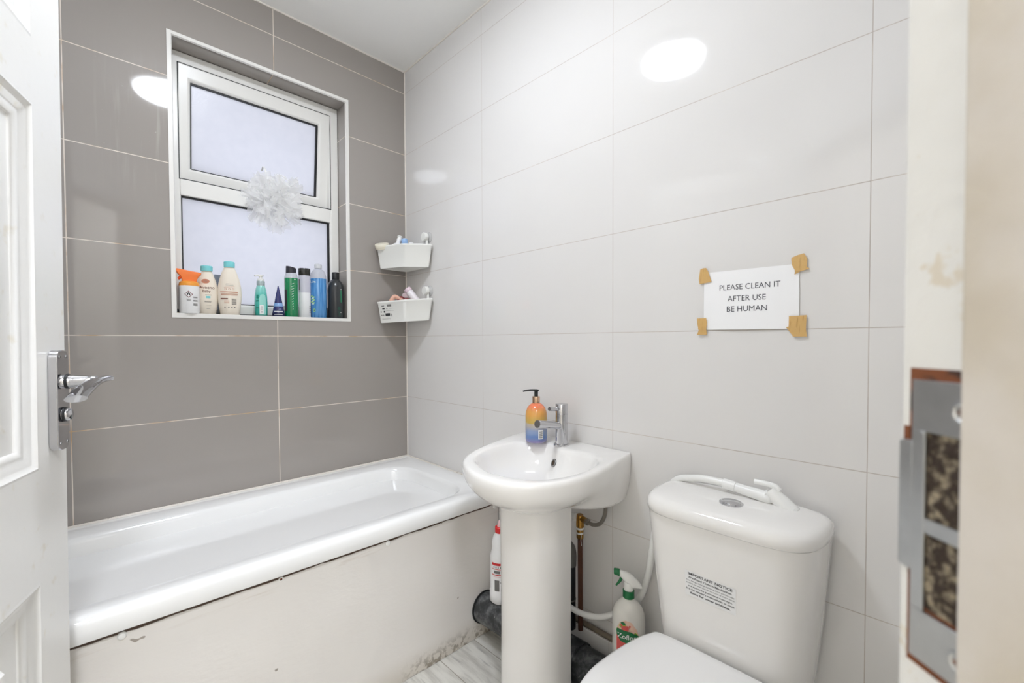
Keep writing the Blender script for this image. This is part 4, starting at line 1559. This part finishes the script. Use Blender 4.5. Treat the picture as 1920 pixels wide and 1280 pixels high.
c.label('lettering', M_WINK, [('t', 'Lim', 0.015, -0.021, 0.158, 0, 1)])
_ml = [M_WINK, M_LIME, mat('deep_blue_print', (40, 84, 150), 0.4)]
c.label('print', _ml, [('p', ell(-0.017, 0.034, 0.0052, 0.0070), 1, 1), ('p', ell(-0.017, 0.034, 0.0022, 0.0040), 2, 2)])
c.label('print', _ml, [('p', ell(-0.022 + 0.0045 * math.sin(k * 2.1), 0.062 + k * 0.0042, 0.0042, 0.0030, 10), 1 if k % 3 else 0, 1 + k % 2) for k in range(9)])

# 10 black bottle
c = Bottle('shower_gel', 'matt black bottle with a narrow black cap at the right end of the sill', -0.3425, 0.042, SZ,
           [(0.0345, 0), (0.0362, 0.004), (0.0362, 0.128), (0.0352, 0.142), (0.0310, 0.158), (0.0240, 0.169), (0.0165, 0.175), (0.0145, 0.177)],
           mat('dark_charcoal_plastic', (44, 47, 50), 0.28, coat=0.15))
c.part('cap', M_BLACK, [(0.0150, 0.1765), (0.0152, 0.178), (0.0152, 0.207), (0.0140, 0.209), (0.002, 0.2095)])
_ml = [mat('green_print', (36, 136, 92), 0.4), M_LABELW, mat('dark_green_print', (30, 74, 60), 0.4)]
c.label('print', _ml, [('r', 0.0085, 0.0135, 0.072, 0.126, 0, 1), ('r', 0.009, 0.0135, 0.128, 0.132, 1, 1)], da=0.35)
c.label('print', _ml, [('r', 0.006, 0.013, 0.026, 0.028, 1, 1),
         ('p', [(-0.002, 0.012), (0.001, 0.012), (0.009, 0.034), (0.006, 0.035)], 2, 1), ('p', [(0.006, 0.012), (0.009, 0.013), (-0.002, 0.034), (-0.004, 0.032)], 2, 1),
         ('p', ell(0.001, 0.045, 0.007, 0.007), 2, 1)], da=0.35)
# small dark cap at the left end of the sill
q = MB()
q.lathe([(0.0085, 0), (0.009, 0.002), (0.009, 0.006)], mx=Matrix.Translation((-0.921, 0.060, SZ)), seg=20)
q.lathe([(0.009, 0.006), (0.0085, 0.012), (0.005, 0.017), (0.001, 0.018)], mx=Matrix.Translation((-0.921, 0.060, SZ)), seg=20, mi=1)
tag(q.build('bottle_cap', [mat('yellow_plastic', (196, 168, 40), 0.5), M_BLACK], loc=(-0.921, 0.060, SZ)),
    'tiny yellow and black cap in the left corner of the window sill', 'cap')

# ------------------------------------------------------------------ loofah
lf = thing('mesh_sponge', 'white mesh bath puff hanging in front of the window transom', 'bath sponge', (-0.612, 0.008, 1.69))
LC = Vector((-0.612, 0.0, 1.690))
rnd = random.Random(3)
q = MB()
for k in range(110):
    # a crumpled fan of netting leaving the centre
    for _ in range(30):
        dv = Vector((rnd.gauss(0, 1), rnd.gauss(0, 0.75), rnd.gauss(0, 0.95))).normalized()
        if dv.y < 0.55:
            break
    side = dv.cross(Vector((rnd.gauss(0, 1), rnd.gauss(0, 1), rnd.gauss(0, 1)))).normalized()
    nrm = dv.cross(side)
    ax = Vector((0.108 if dv.x < 0 else 0.120, 0.075, 0.112 if dv.z > 0 else 0.130))
    if dv.z < -0.45 and abs(dv.x) < 0.55:
        ax.z = 0.120 + 0.060 * rnd.random()
    Rm = 1 / math.sqrt((dv.x / ax.x) ** 2 + (dv.y / ax.y) ** 2 + (dv.z / ax.z) ** 2) * rnd.uniform(0.74, 1.0)
    if dv.y > 0:
        Rm = min(Rm, 0.070 / max(0.05, dv.y))
    span = rnd.uniform(0.7, 1.6)
    off = Vector((rnd.gauss(0, 0.024), rnd.gauss(0, 0.012), rnd.gauss(0, 0.026)))
    Rm *= 0.78
    ph, am, fq = rnd.random() * 6.28, rnd.uniform(0.008, 0.020), rnd.choice((1.5, 2, 3))
    NU, NV = 22, 7
    vs = []
    for j in range(NV + 1):
        r_ = Rm * (0.25 + 0.75 * j / NV)
        for i in range(NU + 1):
            a_ = (i / NU - 0.5) * span
            wob = am * math.sin(ph + fq * i * 6.28 / NU) * (j / NV) ** 1.3
            rr2 = r_ * (1 + 0.05 * math.sin(ph * 2 + 1.1 * i))
            vs.append(LC + off + dv * (math.cos(a_) * rr2) + side * (math.sin(a_) * rr2) + nrm * wob)
    q.add(vs, [(j * (NU + 1) + i, j * (NU + 1) + i + 1, (j + 1) * (NU + 1) + i + 1, (j + 1) * (NU + 1) + i) for j in range(NV) for i in range(NU)])
for v in q.v:
    if v.y > 0.078:
        v.y = 0.078 - (v.y - 0.078) * 0.15
M_NET = D.materials.new('white_netting')
M_NET.use_nodes = True
_t = M_NET.node_tree
_pb = _t.nodes.new('ShaderNodeBsdfDiffuse')
_pb.inputs[0].default_value = (0.97, 0.97, 0.97, 1)
_tl = _t.nodes.new('ShaderNodeBsdfTranslucent')
_tl.inputs[0].default_value = s2l((254, 254, 254)) + (1,)
_tt = _t.nodes.new('ShaderNodeBsdfTransparent')
_m1 = _t.nodes.new('ShaderNodeMixShader')
_m1.inputs[0].default_value = 0.55
_m2 = _t.nodes.new('ShaderNodeMixShader')
_m2.inputs[0].default_value = 0.46
for a, b_ in ((_pb.outputs[0], _m1.inputs[1]), (_tl.outputs[0], _m1.inputs[2]), (_m1.outputs[0], _m2.inputs[1]), (_tt.outputs[0], _m2.inputs[2]),
              (_m2.outputs[0], _t.nodes['Material Output'].inputs[0])):
    _t.links.new(a, b_)
q.build('netting', M_NET, lf, angle=180)
q = MB()
q.tube([(-0.625, 0.012, 1.775), (-0.632, 0.020, 1.812), (-0.634, 0.040, 1.832), (-0.631, 0.070, 1.828)], 0.0032, 8)
q.tube([(-0.600, 0.0, 1.785), (-0.585, -0.004, 1.800), (-0.565, -0.006, 1.792), (-0.552, -0.008, 1.778)], 0.0022, 8)
q.build('cord', M_WPLA, lf)

# ------------------------------------------------------------------ corner baskets
M_BSK = mat('white_basket_plastic', (238, 238, 234), 0.3)
M_CUP = mat('clear_suction_cup', (226, 226, 226), 0.2, alpha=0.6)


def basket(label, zr, tl, h, sy_, dz):
    """zr rim height, tl tilt to the right"""
    root = thing('corner_basket', label, 'basket', (-0.08, -0.12, zr - h), 'white corner baskets on the tiles')
    rim = rounded([(-0.176, -0.022), (-0.116, -0.170), (-0.012, -0.250), (-0.006, -0.200), (-0.006, -0.022)], [0.008, 0.035, 0.008, 0.004, 0.02], 6)
    ce = Vector((-0.080, -0.120))

    def ring(s_, z, g=0.0):
        out = []
        for p in rim:
            v = ce + (p - ce) * s_
            v = v + (v - ce).normalized() * g
            out.append(Vector((min(v.x, -0.003), min(v.y, -0.004), z + tl * (v.x + 0.09) / 0.16)))
        return out
    m_ = MB()
    m_.loft([ring(0.84, zr - h + 0.002), ring(0.86, zr - h), ring(0.885, zr - h + 0.004), ring(0.985, zr - 0.010), ring(0.99, zr - 0.008, 0.0025), ring(0.99, zr - 0.001, 0.0025),
             ring(0.985, zr, 0.001), ring(0.965, zr - 0.001), ring(0.955, zr - 0.008), ring(0.865, zr - h + 0.008), ring(0.82, zr - h + 0.004)], True, True)
    bo_ = m_.build('basket', M_BSK, root, angle=50)
    c_ = MB()
    c_.lathe([(0.025, 0.0), (0.0245, 0.002), (0.018, 0.006), (0.009, 0.011), (0.008, 0.015)], mx=along((-1, 0, 0), (-0.0006, sy_, zr + dz)), seg=32)
    c_.build('suction_cup', M_CUP, root)
    c_ = MB()
    c_.lathe([(0.010, 0.012), (0.0185, 0.014), (0.0200, 0.017), (0.0200, 0.030), (0.0180, 0.033), (0.002, 0.034)], mx=along((-1, 0, 0), (-0.0006, sy_, zr + dz)), seg=32)
    c_.tube([(-0.0165, sy_ - 0.004, zr + dz), (-0.0165, sy_ - 0.006, zr + dz - 0.02), (-0.015, sy_ - 0.006, zr - 0.004)], 0.0068, 14)
    c_.build('suction_hook', M_BSK, root)
    return root, bo_


RU = 1.570
RL = 1.318
bu, buo = basket('upper white corner basket stuck to the tiles, holding pale toiletries', RU, 0.0, 0.104, -0.200, 0.038)
blr, blo = basket('lower white corner basket on the tiles with small print on its left face', RL, 0.012, 0.100, -0.205, 0.042)
# print on the lower basket: follow its left face
pA, pB = Vector((-0.176, -0.022)), Vector((-0.116, -0.170))
ce = Vector((-0.080, -0.120))


def face_fn(zr, h, e):
    def g(x, y):      # x 0..1 along the rim from the left end, y height below rim (negative)
        p = pA.lerp(pB, x)
        s_ = 0.985 + (0.885 - 0.985) * (-y - 0.010) / (h - 0.014)
        v = ce + (p - ce) * s_
        nrm = Vector((-(pB - pA).y, (pB - pA).x)).normalized()
        if nrm.dot(p - ce) < 0:
            nrm = -nrm
        v = v + nrm * e
        return Vector((v.x, v.y, zr + y + 0.012 * (v.x + 0.09) / 0.16))
    return g


g1 = face_fn(RL, 0.100, 0.0006)
q = MB()
for x0, x1, y0, y1, mi in ((0.16, 0.26, -0.023, -0.020, 0), (0.36, 0.52, -0.026, -0.016, 1), (0.18, 0.27, -0.037, -0.031, 0), (0.33, 0.37, -0.037, -0.034, 1),
                           (0.44, 0.60, -0.036, -0.0352, 1), (0.10, 0.14, -0.052, -0.046, 1), (0.22, 0.27, -0.053, -0.045, 0), (0.30, 0.62, -0.046, -0.0452, 1),
                           (0.27, 0.45, -0.069, -0.057, 0), (0.11, 0.15, -0.068, -0.062, 1), (0.19, 0.22, -0.068, -0.062, 1), (0.50, 0.53, -0.072, -0.060, 1),
                           (0.12, 0.48, -0.080, -0.0792, 1), (0.12, 0.46, -0.084, -0.0832, 1)):
    rect(q, g1, x0, x1, y0, y1, mi, 2)
q.build('print', [M_INK, M_GREYINK], blo, smooth=False)

# contents of the upper basket
def cyl(name, label, cat, p0, p1, prof, m_, seg=28, group=None, sy=1.0, mats=None):
    """lathe lying/leaning from p0 towards p1"""
    p0, p1 = Vector(p0), Vector(p1)
    mb = MB().lathe(prof, mx=along(p1 - p0, p0), seg=seg, sy=sy)
    return tag(mb.build(name, m_, loc=tuple(p0)), label, cat, group)


M_CRM = mat('cream_pot_plastic', (238, 232, 214), 0.4)
cyl('cream_pot', 'round cream pot lid leaning over the left end of the upper basket', 'pot', (-0.152, -0.041, 1.561), (-0.160, -0.047, 1.585),
    [(0.030, 0), (0.031, 0.002), (0.031, 0.009), (0.0325, 0.010), (0.0325, 0.020), (0.030, 0.023), (0.002, 0.0235)], M_CRM)
M_WT = mat('white_tube_plastic', (242, 242, 243), 0.35)
q = thing('toiletry_bottle', 'white bottle with ribbed neck leaning in the upper corner basket', 'bottle', (-0.10, -0.07, 1.48))
MB().lathe([(0.014, 0), (0.018, 0.01), (0.018, 0.06), (0.0125, 0.085), (0.010, 0.090), (0.010, 0.112)], mx=along((0.30, 0.10, 1), (-0.112, -0.080, 1.506)), seg=28).build('bottle', M_WT, q)
MB().lathe([(0.0118, 0.110), (0.0118, 0.118), (0.0095, 0.120), (0.0095, 0.126), (0.0118, 0.128), (0.0118, 0.132), (0.004, 0.134)], mx=along((0.30, 0.10, 1), (-0.112, -0.080, 1.499)), seg=28).build('cap', M_WPLA, q)
cyl('toiletry_tube', 'white tube lying slanted behind the rim of the upper basket', 'tube', (-0.135, -0.060, 1.552), (-0.080, -0.075, 1.592),
    [(0.008, 0), (0.012, 0.004), (0.013, 0.040), (0.011, 0.052), (0.006, 0.054)], M_WT)
q = thing('toiletry_bottle', 'small clear bottle with a sky blue cap in the upper corner basket', 'bottle', (-0.060, -0.085, 1.48))
MB().lathe([(0.010, 0), (0.0125, 0.004), (0.0125, 0.085), (0.008, 0.090)], mx=Matrix.Translation((-0.063, -0.090, 1.493)), seg=24).build('bottle', mat('pale_clear_plastic', (214, 232, 236), 0.2, alpha=0.8), q)
MB().lathe([(0.0135, 0.090), (0.0150, 0.093), (0.0150, 0.110), (0.0120, 0.119), (0.003, 0.122)], mx=Matrix.Translation((-0.063, -0.090, 1.493)), seg=24).build('cap', mat('sky_blue_plastic', (160, 196, 242), 0.35), q)
cyl('roll_on', 'white domed roll-on cap right of the blue cap in the upper basket', 'roll-on', (-0.040, -0.110, 1.486), (-0.040, -0.110, 1.578),
    [(0.013, 0), (0.0155, 0.004), (0.0155, 0.090), (0.0135, 0.102), (0.008, 0.109), (0.001, 0.111)], M_WT)
q = MB()
q.lathe([(0.010, 0), (0.012, 0.003), (0.012, 0.080), (0.009, 0.088), (0.007, 0.098), (0.001, 0.099)], mx=along((0.06, -0.3, 1), (-0.030, -0.130, 1.480)), seg=24)
tag(q.build('toiletry_tube', mat('frosted_clear_tube', (226, 228, 234), 0.25, alpha=0.7), loc=(-0.030, -0.130, 1.480)), 'frosted clear tube leaning towards the suction cup in the upper basket', 'tube')

# contents of the lower basket
q = MB()
q.tube([(-0.128, -0.070, 1.300), (-0.122, -0.072, 1.322), (-0.112, -0.078, 1.336), (-0.096, -0.084, 1.330), (-0.080, -0.092, 1.322)], lambda t: 0.012 - 0.004 * t, 14)
tag(q.build('sponge', mat('peach_sponge', (240, 190, 168), 0.7, mottle=0.1, mscale=90), loc=(-0.115, -0.075, 1.30)), 'small peach coloured sponge at the left of the lower basket', 'sponge')
q = MB()
q.tube([(-0.104, -0.082, 1.304), (-0.090, -0.088, 1.332), (-0.070, -0.094, 1.330)], 0.0065, 12)
tag(q.build('hair_clip', mat('dark_red_plastic', (150, 60, 64), 0.3, coat=0.4), loc=(-0.09, -0.088, 1.30)), 'glossy dark red hair clip next to the peach sponge in the lower basket', 'hair clip')
q = MB()
q.tube([(-0.084, -0.100, 1.306), (-0.068, -0.104, 1.326), (-0.048, -0.110, 1.324)], 0.0045, 12)
tag(q.build('razor', mat('pink_red_plastic', (206, 120, 124), 0.3), loc=(-0.07, -0.104, 1.306)), 'thin pink red plastic handle peeping over the lower basket rim', 'razor')
cyl('compact', 'round dusty pink compact standing on edge in the lower basket', 'compact', (-0.072, -0.112, 1.343), (-0.064, -0.104, 1.344),
    [(0.016, 0), (0.018, 0.001), (0.018, 0.008), (0.016, 0.009)], mat('dusty_pink_plastic', (206, 186, 190), 0.35), sy=0.7)
q = thing('toiletry_bottle', 'white and pink bottle tilted to the left in the lower basket', 'bottle', (-0.035, -0.15, 1.29))
mx_ = along((-0.40, 0.40, 0.75), (-0.032, -0.150, 1.308))
MB().lathe([(0.012, 0), (0.0175, 0.003), (0.0175, 0.062), (0.016, 0.066)], mx=mx_, seg=28).build('bottle', mat('pinkish_white_plastic', (240, 234, 238), 0.3), q)
MB().lathe([(0.0165, 0.066), (0.0175, 0.067), (0.0175, 0.080), (0.0160, 0.083), (0.002, 0.0835)], mx=mx_, seg=28).build('cap', mat('pale_pink_plastic', (228, 206, 216), 0.3), q)

# ------------------------------------------------------------------ paper notice on the wall
nt_ = thing('paper_notice', 'white paper notice taped to the pale tiled wall above the toilet', 'sign', (-0.002, -1.547, 1.15))
PT = [(-1.4436, 1.2999), (-1.6507, 1.2976), (-1.6519, 1.1509), (-1.4430, 1.1530)]   # TL TR BR BL


def pfn(e):
    def g(u, v):      # u 0..1 left to right, v 0..1 bottom to top
        tp_ = (PT[0][0] + (PT[1][0] - PT[0][0]) * u, PT[0][1] + (PT[1][1] - PT[0][1]) * u)
        bt_ = (PT[3][0] + (PT[2][0] - PT[3][0]) * u, PT[3][1] + (PT[2][1] - PT[3][1]) * u)
        lift = 0.0012 + 0.0035 * math.sin(math.pi * u) * (1 - v) ** 2 + 0.0010 * math.sin(math.pi * v)
        return Vector((-(lift + e), bt_[0] + (tp_[0] - bt_[0]) * v, bt_[1] + (tp_[1] - bt_[1]) * v))
    return g


q = MB()
g0, g1_ = pfn(0.0), pfn(0.0003)
for j in range(10):
    rect(q, g0, 0, 1, j / 10, (j + 1) / 10, 0, 14)
for j in range(10):
    rect(q, g1_, 0, 1, j / 10, (j + 1) / 10, 0, 14)
q.build('paper', M_PAPER, nt_, angle=180)
q = MB()
gt = pfn(0.0006)
for s_, cy_, cx_, wd in (('PLEASE CLEAN IT', 0.715, 0.505, 0.640), ('AFTER USE', 0.522, 0.480, 0.405), ('BE HUMAN', 0.345, 0.4825, 0.425)):
    vs, fs = text_pts(s_, 1.0, 'CENTER', 0.0)
    x0, x1 = min(v.x for v in vs), max(v.x for v in vs)
    y0, y1 = min(v.y for v in vs), max(v.y for v in vs)
    hh = 0.092
    q.add([gt(cx_ + (v.x - (x0 + x1) / 2) / (x1 - x0) * wd, cy_ + (v.y - (y0 + y1) / 2) / (y1 - y0) * hh) for v in vs], fs)
q.build('lettering', mat('grey_print', (70, 70, 76), 0.7), nt_, smooth=False)
M_TAPE = mat('brown_parcel_tape', (206, 160, 84), 0.28, coat=0.3, bump=0.5, bscale=90)
_n = NT(M_TAPE)
_n.link(_n.mix(_n.mr(_n.noise(1, 3, (1, 260, 30)), 0.55, 0.75), (208, 168, 102), (184, 140, 76)), 'Base Color')


def tape(polys):
    q = MB()
    for poly, e in polys:
        n = len(poly)
        r0 = [Vector((-e, y, z)) for y, z in poly]
        r1 = [Vector((-e - 0.0007, y, z)) for y, z in poly]
        q.loft([r0, r1])
    return q.build('tape', M_TAPE, nt_, smooth=False)


tape([([(-1.4345, 1.3100), (-1.4415, 1.3125), (-1.4490, 1.3125), (-1.4540, 1.3030), (-1.4625, 1.2750), (-1.4480, 1.2735), (-1.4330, 1.2720), (-1.4310, 1.2860)], 0.0040)])
tape([([(-1.6360, 1.3120), (-1.6480, 1.3165), (-1.6600, 1.3190), (-1.6660, 1.3060), (-1.6655, 1.2880), (-1.6710, 1.2830), (-1.6550, 1.2800), (-1.6420, 1.2735), (-1.6440, 1.2810), (-1.6370, 1.2960)], 0.0040),
      ([(-1.6360, 1.3080), (-1.6530, 1.3100), (-1.6545, 1.2820), (-1.6430, 1.2790), (-1.6430, 1.2850), (-1.6375, 1.2950)], 0.0048)])
tape([([(-1.4270, 1.1830), (-1.4500, 1.1830), (-1.4520, 1.1700), (-1.4505, 1.1560), (-1.4520, 1.1400), (-1.4270, 1.1400), (-1.4320, 1.1520), (-1.4285, 1.1650)], 0.0046),
      ([(-1.4300, 1.1580), (-1.4500, 1.1590), (-1.4510, 1.1540), (-1.4310, 1.1525)], 0.0054)])
tape([([(-1.6325, 1.1800), (-1.6480, 1.1800), (-1.6660, 1.1810), (-1.6650, 1.1500), (-1.6670, 1.1330), (-1.6410, 1.1330), (-1.6330, 1.1460), (-1.6270, 1.1545), (-1.6320, 1.1560)], 0.0046),
      ([(-1.6335, 1.1790), (-1.6490, 1.1770), (-1.6480, 1.1570), (-1.6325, 1.1565)], 0.0054)])

# ------------------------------------------------------------------ cleaning bottles
# spray cleaner on the soil pipe
SPX, SPY, SPZ = -0.078, -1.272, 0.1938
M_SPB = mat('white_spray_bottle', (226, 224, 218), 0.3)
c = Bottle('spray_bottle', 'white cleaner spray bottle with green trigger between basin and toilet', SPX, SPY, SPZ,
           [(0.040, 0), (0.0440, 0.004), (0.0440, 0.160), (0.0425, 0.172), (0.0370, 0.187), (0.0265, 0.201), (0.0155, 0.2105), (0.0145, 0.2145)], M_SPB, ratio=0.72, cat='spray bottle')
M_GRN = mat('green_trigger_plastic', (20, 110, 62), 0.35)
c.part('collar', M_GRN, [(0.0150, 0.213), (0.0158, 0.214), (0.0158, 0.233), (0.0150, 0.234)], ratio=1.0)
ux = Vector((math.cos(c.face + math.pi / 2), math.sin(c.face + math.pi / 2), 0))
o3 = Vector((SPX, SPY, SPZ))


def sv_(x, z, y=0.0):
    return o3 + ux * x + Vector((0, 0, z)) + Vector((math.cos(c.face), math.sin(c.face), 0)) * y


q = MB()
rg = []
for (x, z, rx, rz) in ((-0.027, 0.2785, 0.003, 0.0085), (-0.020, 0.276, 0.006, 0.0105), (-0.006, 0.268, 0.009, 0.0165), (0.008, 0.259, 0.0105, 0.019), (0.022, 0.254, 0.0085, 0.0125), (0.033, 0.2475, 0.0045, 0.0060),
                       (0.037, 0.2455, 0.0015, 0.002)):
    rg.append([sv_(x, z + rz * math.sin(a_), 0.9 * (rx + 0.002) * math.cos(a_)) for a_ in (2 * math.pi * k / 24 for k in range(24))])
q.loft(rg)
q.loft([[sv_(0.0 + r_ * math.cos(a_), z, r_ * 0.9 * math.sin(a_)) for a_ in (2 * math.pi * k / 24 for k in range(24))] for r_, z in ((0.0135, 0.233), (0.0125, 0.243), (0.013, 0.256))])
q.build('spray_head', M_WPLA, c.root, angle=60)
q = MB()
q.loft([[sv_(x, 0.2795 - (x + 0.027) * 0.12 + rz * math.sin(a_), rz * math.cos(a_)) for a_ in (2 * math.pi * k / 20 for k in range(20))] for x, rz in ((-0.040, 0.0075), (-0.038, 0.009), (-0.026, 0.0100), (-0.024, 0.0095))])
q.build('nozzle', M_GRN, c.root)
q = MB()
q.tube([sv_(-0.018, 0.270), sv_(-0.022, 0.258), sv_(-0.028, 0.249), sv_(-0.034, 0.241)], lambda t: 0.0052 - 0.0030 * t, 12)
q.build('trigger', M_GRN, c.root)
M_PINK = mat('coral_print', (216, 88, 84), 0.5)
M_LEAF = mat('leaf_green_print', (150, 186, 60), 0.5)
M_PALEP = mat('pale_pink_print', (232, 196, 176), 0.5)
its = []
its.append(('p', [(-0.031, 0.040), (0.026, 0.040), (0.029, 0.080), (0.022, 0.106), (0.008, 0.126), (-0.008, 0.130), (-0.022, 0.122), (-0.030, 0.105)], 3, 0))
rn = random.Random(5)
for k in range(26):
    a_ = rn.uniform(0, 1)
    x_ = -0.028 + 0.050 * a_
    ymx = 0.124 - 0.6 * abs(a_ - 0.42) ** 2 * 0.16
    its.append(('p', ell(x_, rn.uniform(0.094, ymx - 0.004), rn.uniform(0.003, 0.005), rn.uniform(0.002, 0.004), 9), rn.choice((1, 2, 2, 1, 3)), 1 + k % 2))
its.append(('p', ell(-0.009, 0.1075, 0.0095, 0.0075), 1, 4))
its.append(('p', ell(-0.014, 0.1205, 0.006, 0.004), 0, 4))
its.append(('p', [(-0.031, 0.040), (0.026, 0.040), (0.027, 0.068), (0.0, 0.062), (-0.031, 0.088)], 1, 2))
its.append(('p', [(-0.031, 0.098), (-0.027, 0.1035), (0.004, 0.1010), (0.024, 0.092), (0.029, 0.084), (0.024, 0.074), (0.004, 0.066), (-0.020, 0.070), (-0.030, 0.084)], 0, 5))
UPL = 0.034


def up(it):
    if it[0] == 'p':
        return ('p', [(x, y + UPL) for x, y in it[1]], it[2], it[3])
    return it


c.label('label', [M_GRN, M_PINK, M_LEAF, M_PALEP, M_LABELW], [up(i) for i in its] + [('t', 'Zoflora', 0.0185, -0.0005, 0.0845 + UPL, 4, 6)])

# bleach bottle behind the pedestal
BX, BY, BZ0 = -0.072, -0.746, 0.1702
c = Bottle('bleach_bottle', 'white bleach bottle with a red cap standing on the soil pipe behind the pedestal', BX, BY, BZ0,
           [(r * 1.14, z * 1.05) for r, z in [(0.031, 0), (0.0345, 0.004), (0.0345, 0.036), (0.0325, 0.040), (0.0325, 0.145), (0.0330, 0.155), (0.0280, 0.178), (0.0270, 0.186), (0.0275, 0.205), (0.022, 0.226), (0.0165, 0.236), (0.016, 0.240)]],
           M_WT)
c.part('cap', mat('bright_red_cap', (226, 34, 38), 0.35), [(0.0185, 0.2515), (0.0192, 0.253), (0.0192, 0.271), (0.0170, 0.273)], seg=24)
c.part('spout', mat('pale_pink_spout', (236, 200, 204), 0.4), [(0.011, 0.2725), (0.0090, 0.285), (0.006, 0.294), (0.0015, 0.296)], seg=20)
c.label('label', [M_RED, M_GREYINK, M_LABELW, M_INK],
        [('r', -0.034, 0.020, 0.143, 0.152, 0, 1), ('r', -0.036, 0.020, 0.1285, 0.1305, 0, 1), ('r', -0.036, 0.020, 0.107, 0.110, 0, 1), ('r', -0.030, 0.018, 0.1015, 0.1022, 0, 1),
         ('r', -0.022, -0.004, 0.050, 0.090, 1, 1), ('r', -0.024, -0.001, 0.114, 0.124, 1, 1), ('p', ell(0.004, 0.082, 0.004, 0.005), 3, 1)]
        + [('p', ell(x_, 0.1365, 0.0018, 0.0030), 3, 1) for x_ in (-0.024, -0.016, -0.008, 0.000, 0.008)]
        + [('r', 0.001, 0.009, z_, z_ + 0.0012, 3, 1) for z_ in (0.050, 0.054, 0.058, 0.064, 0.070)])
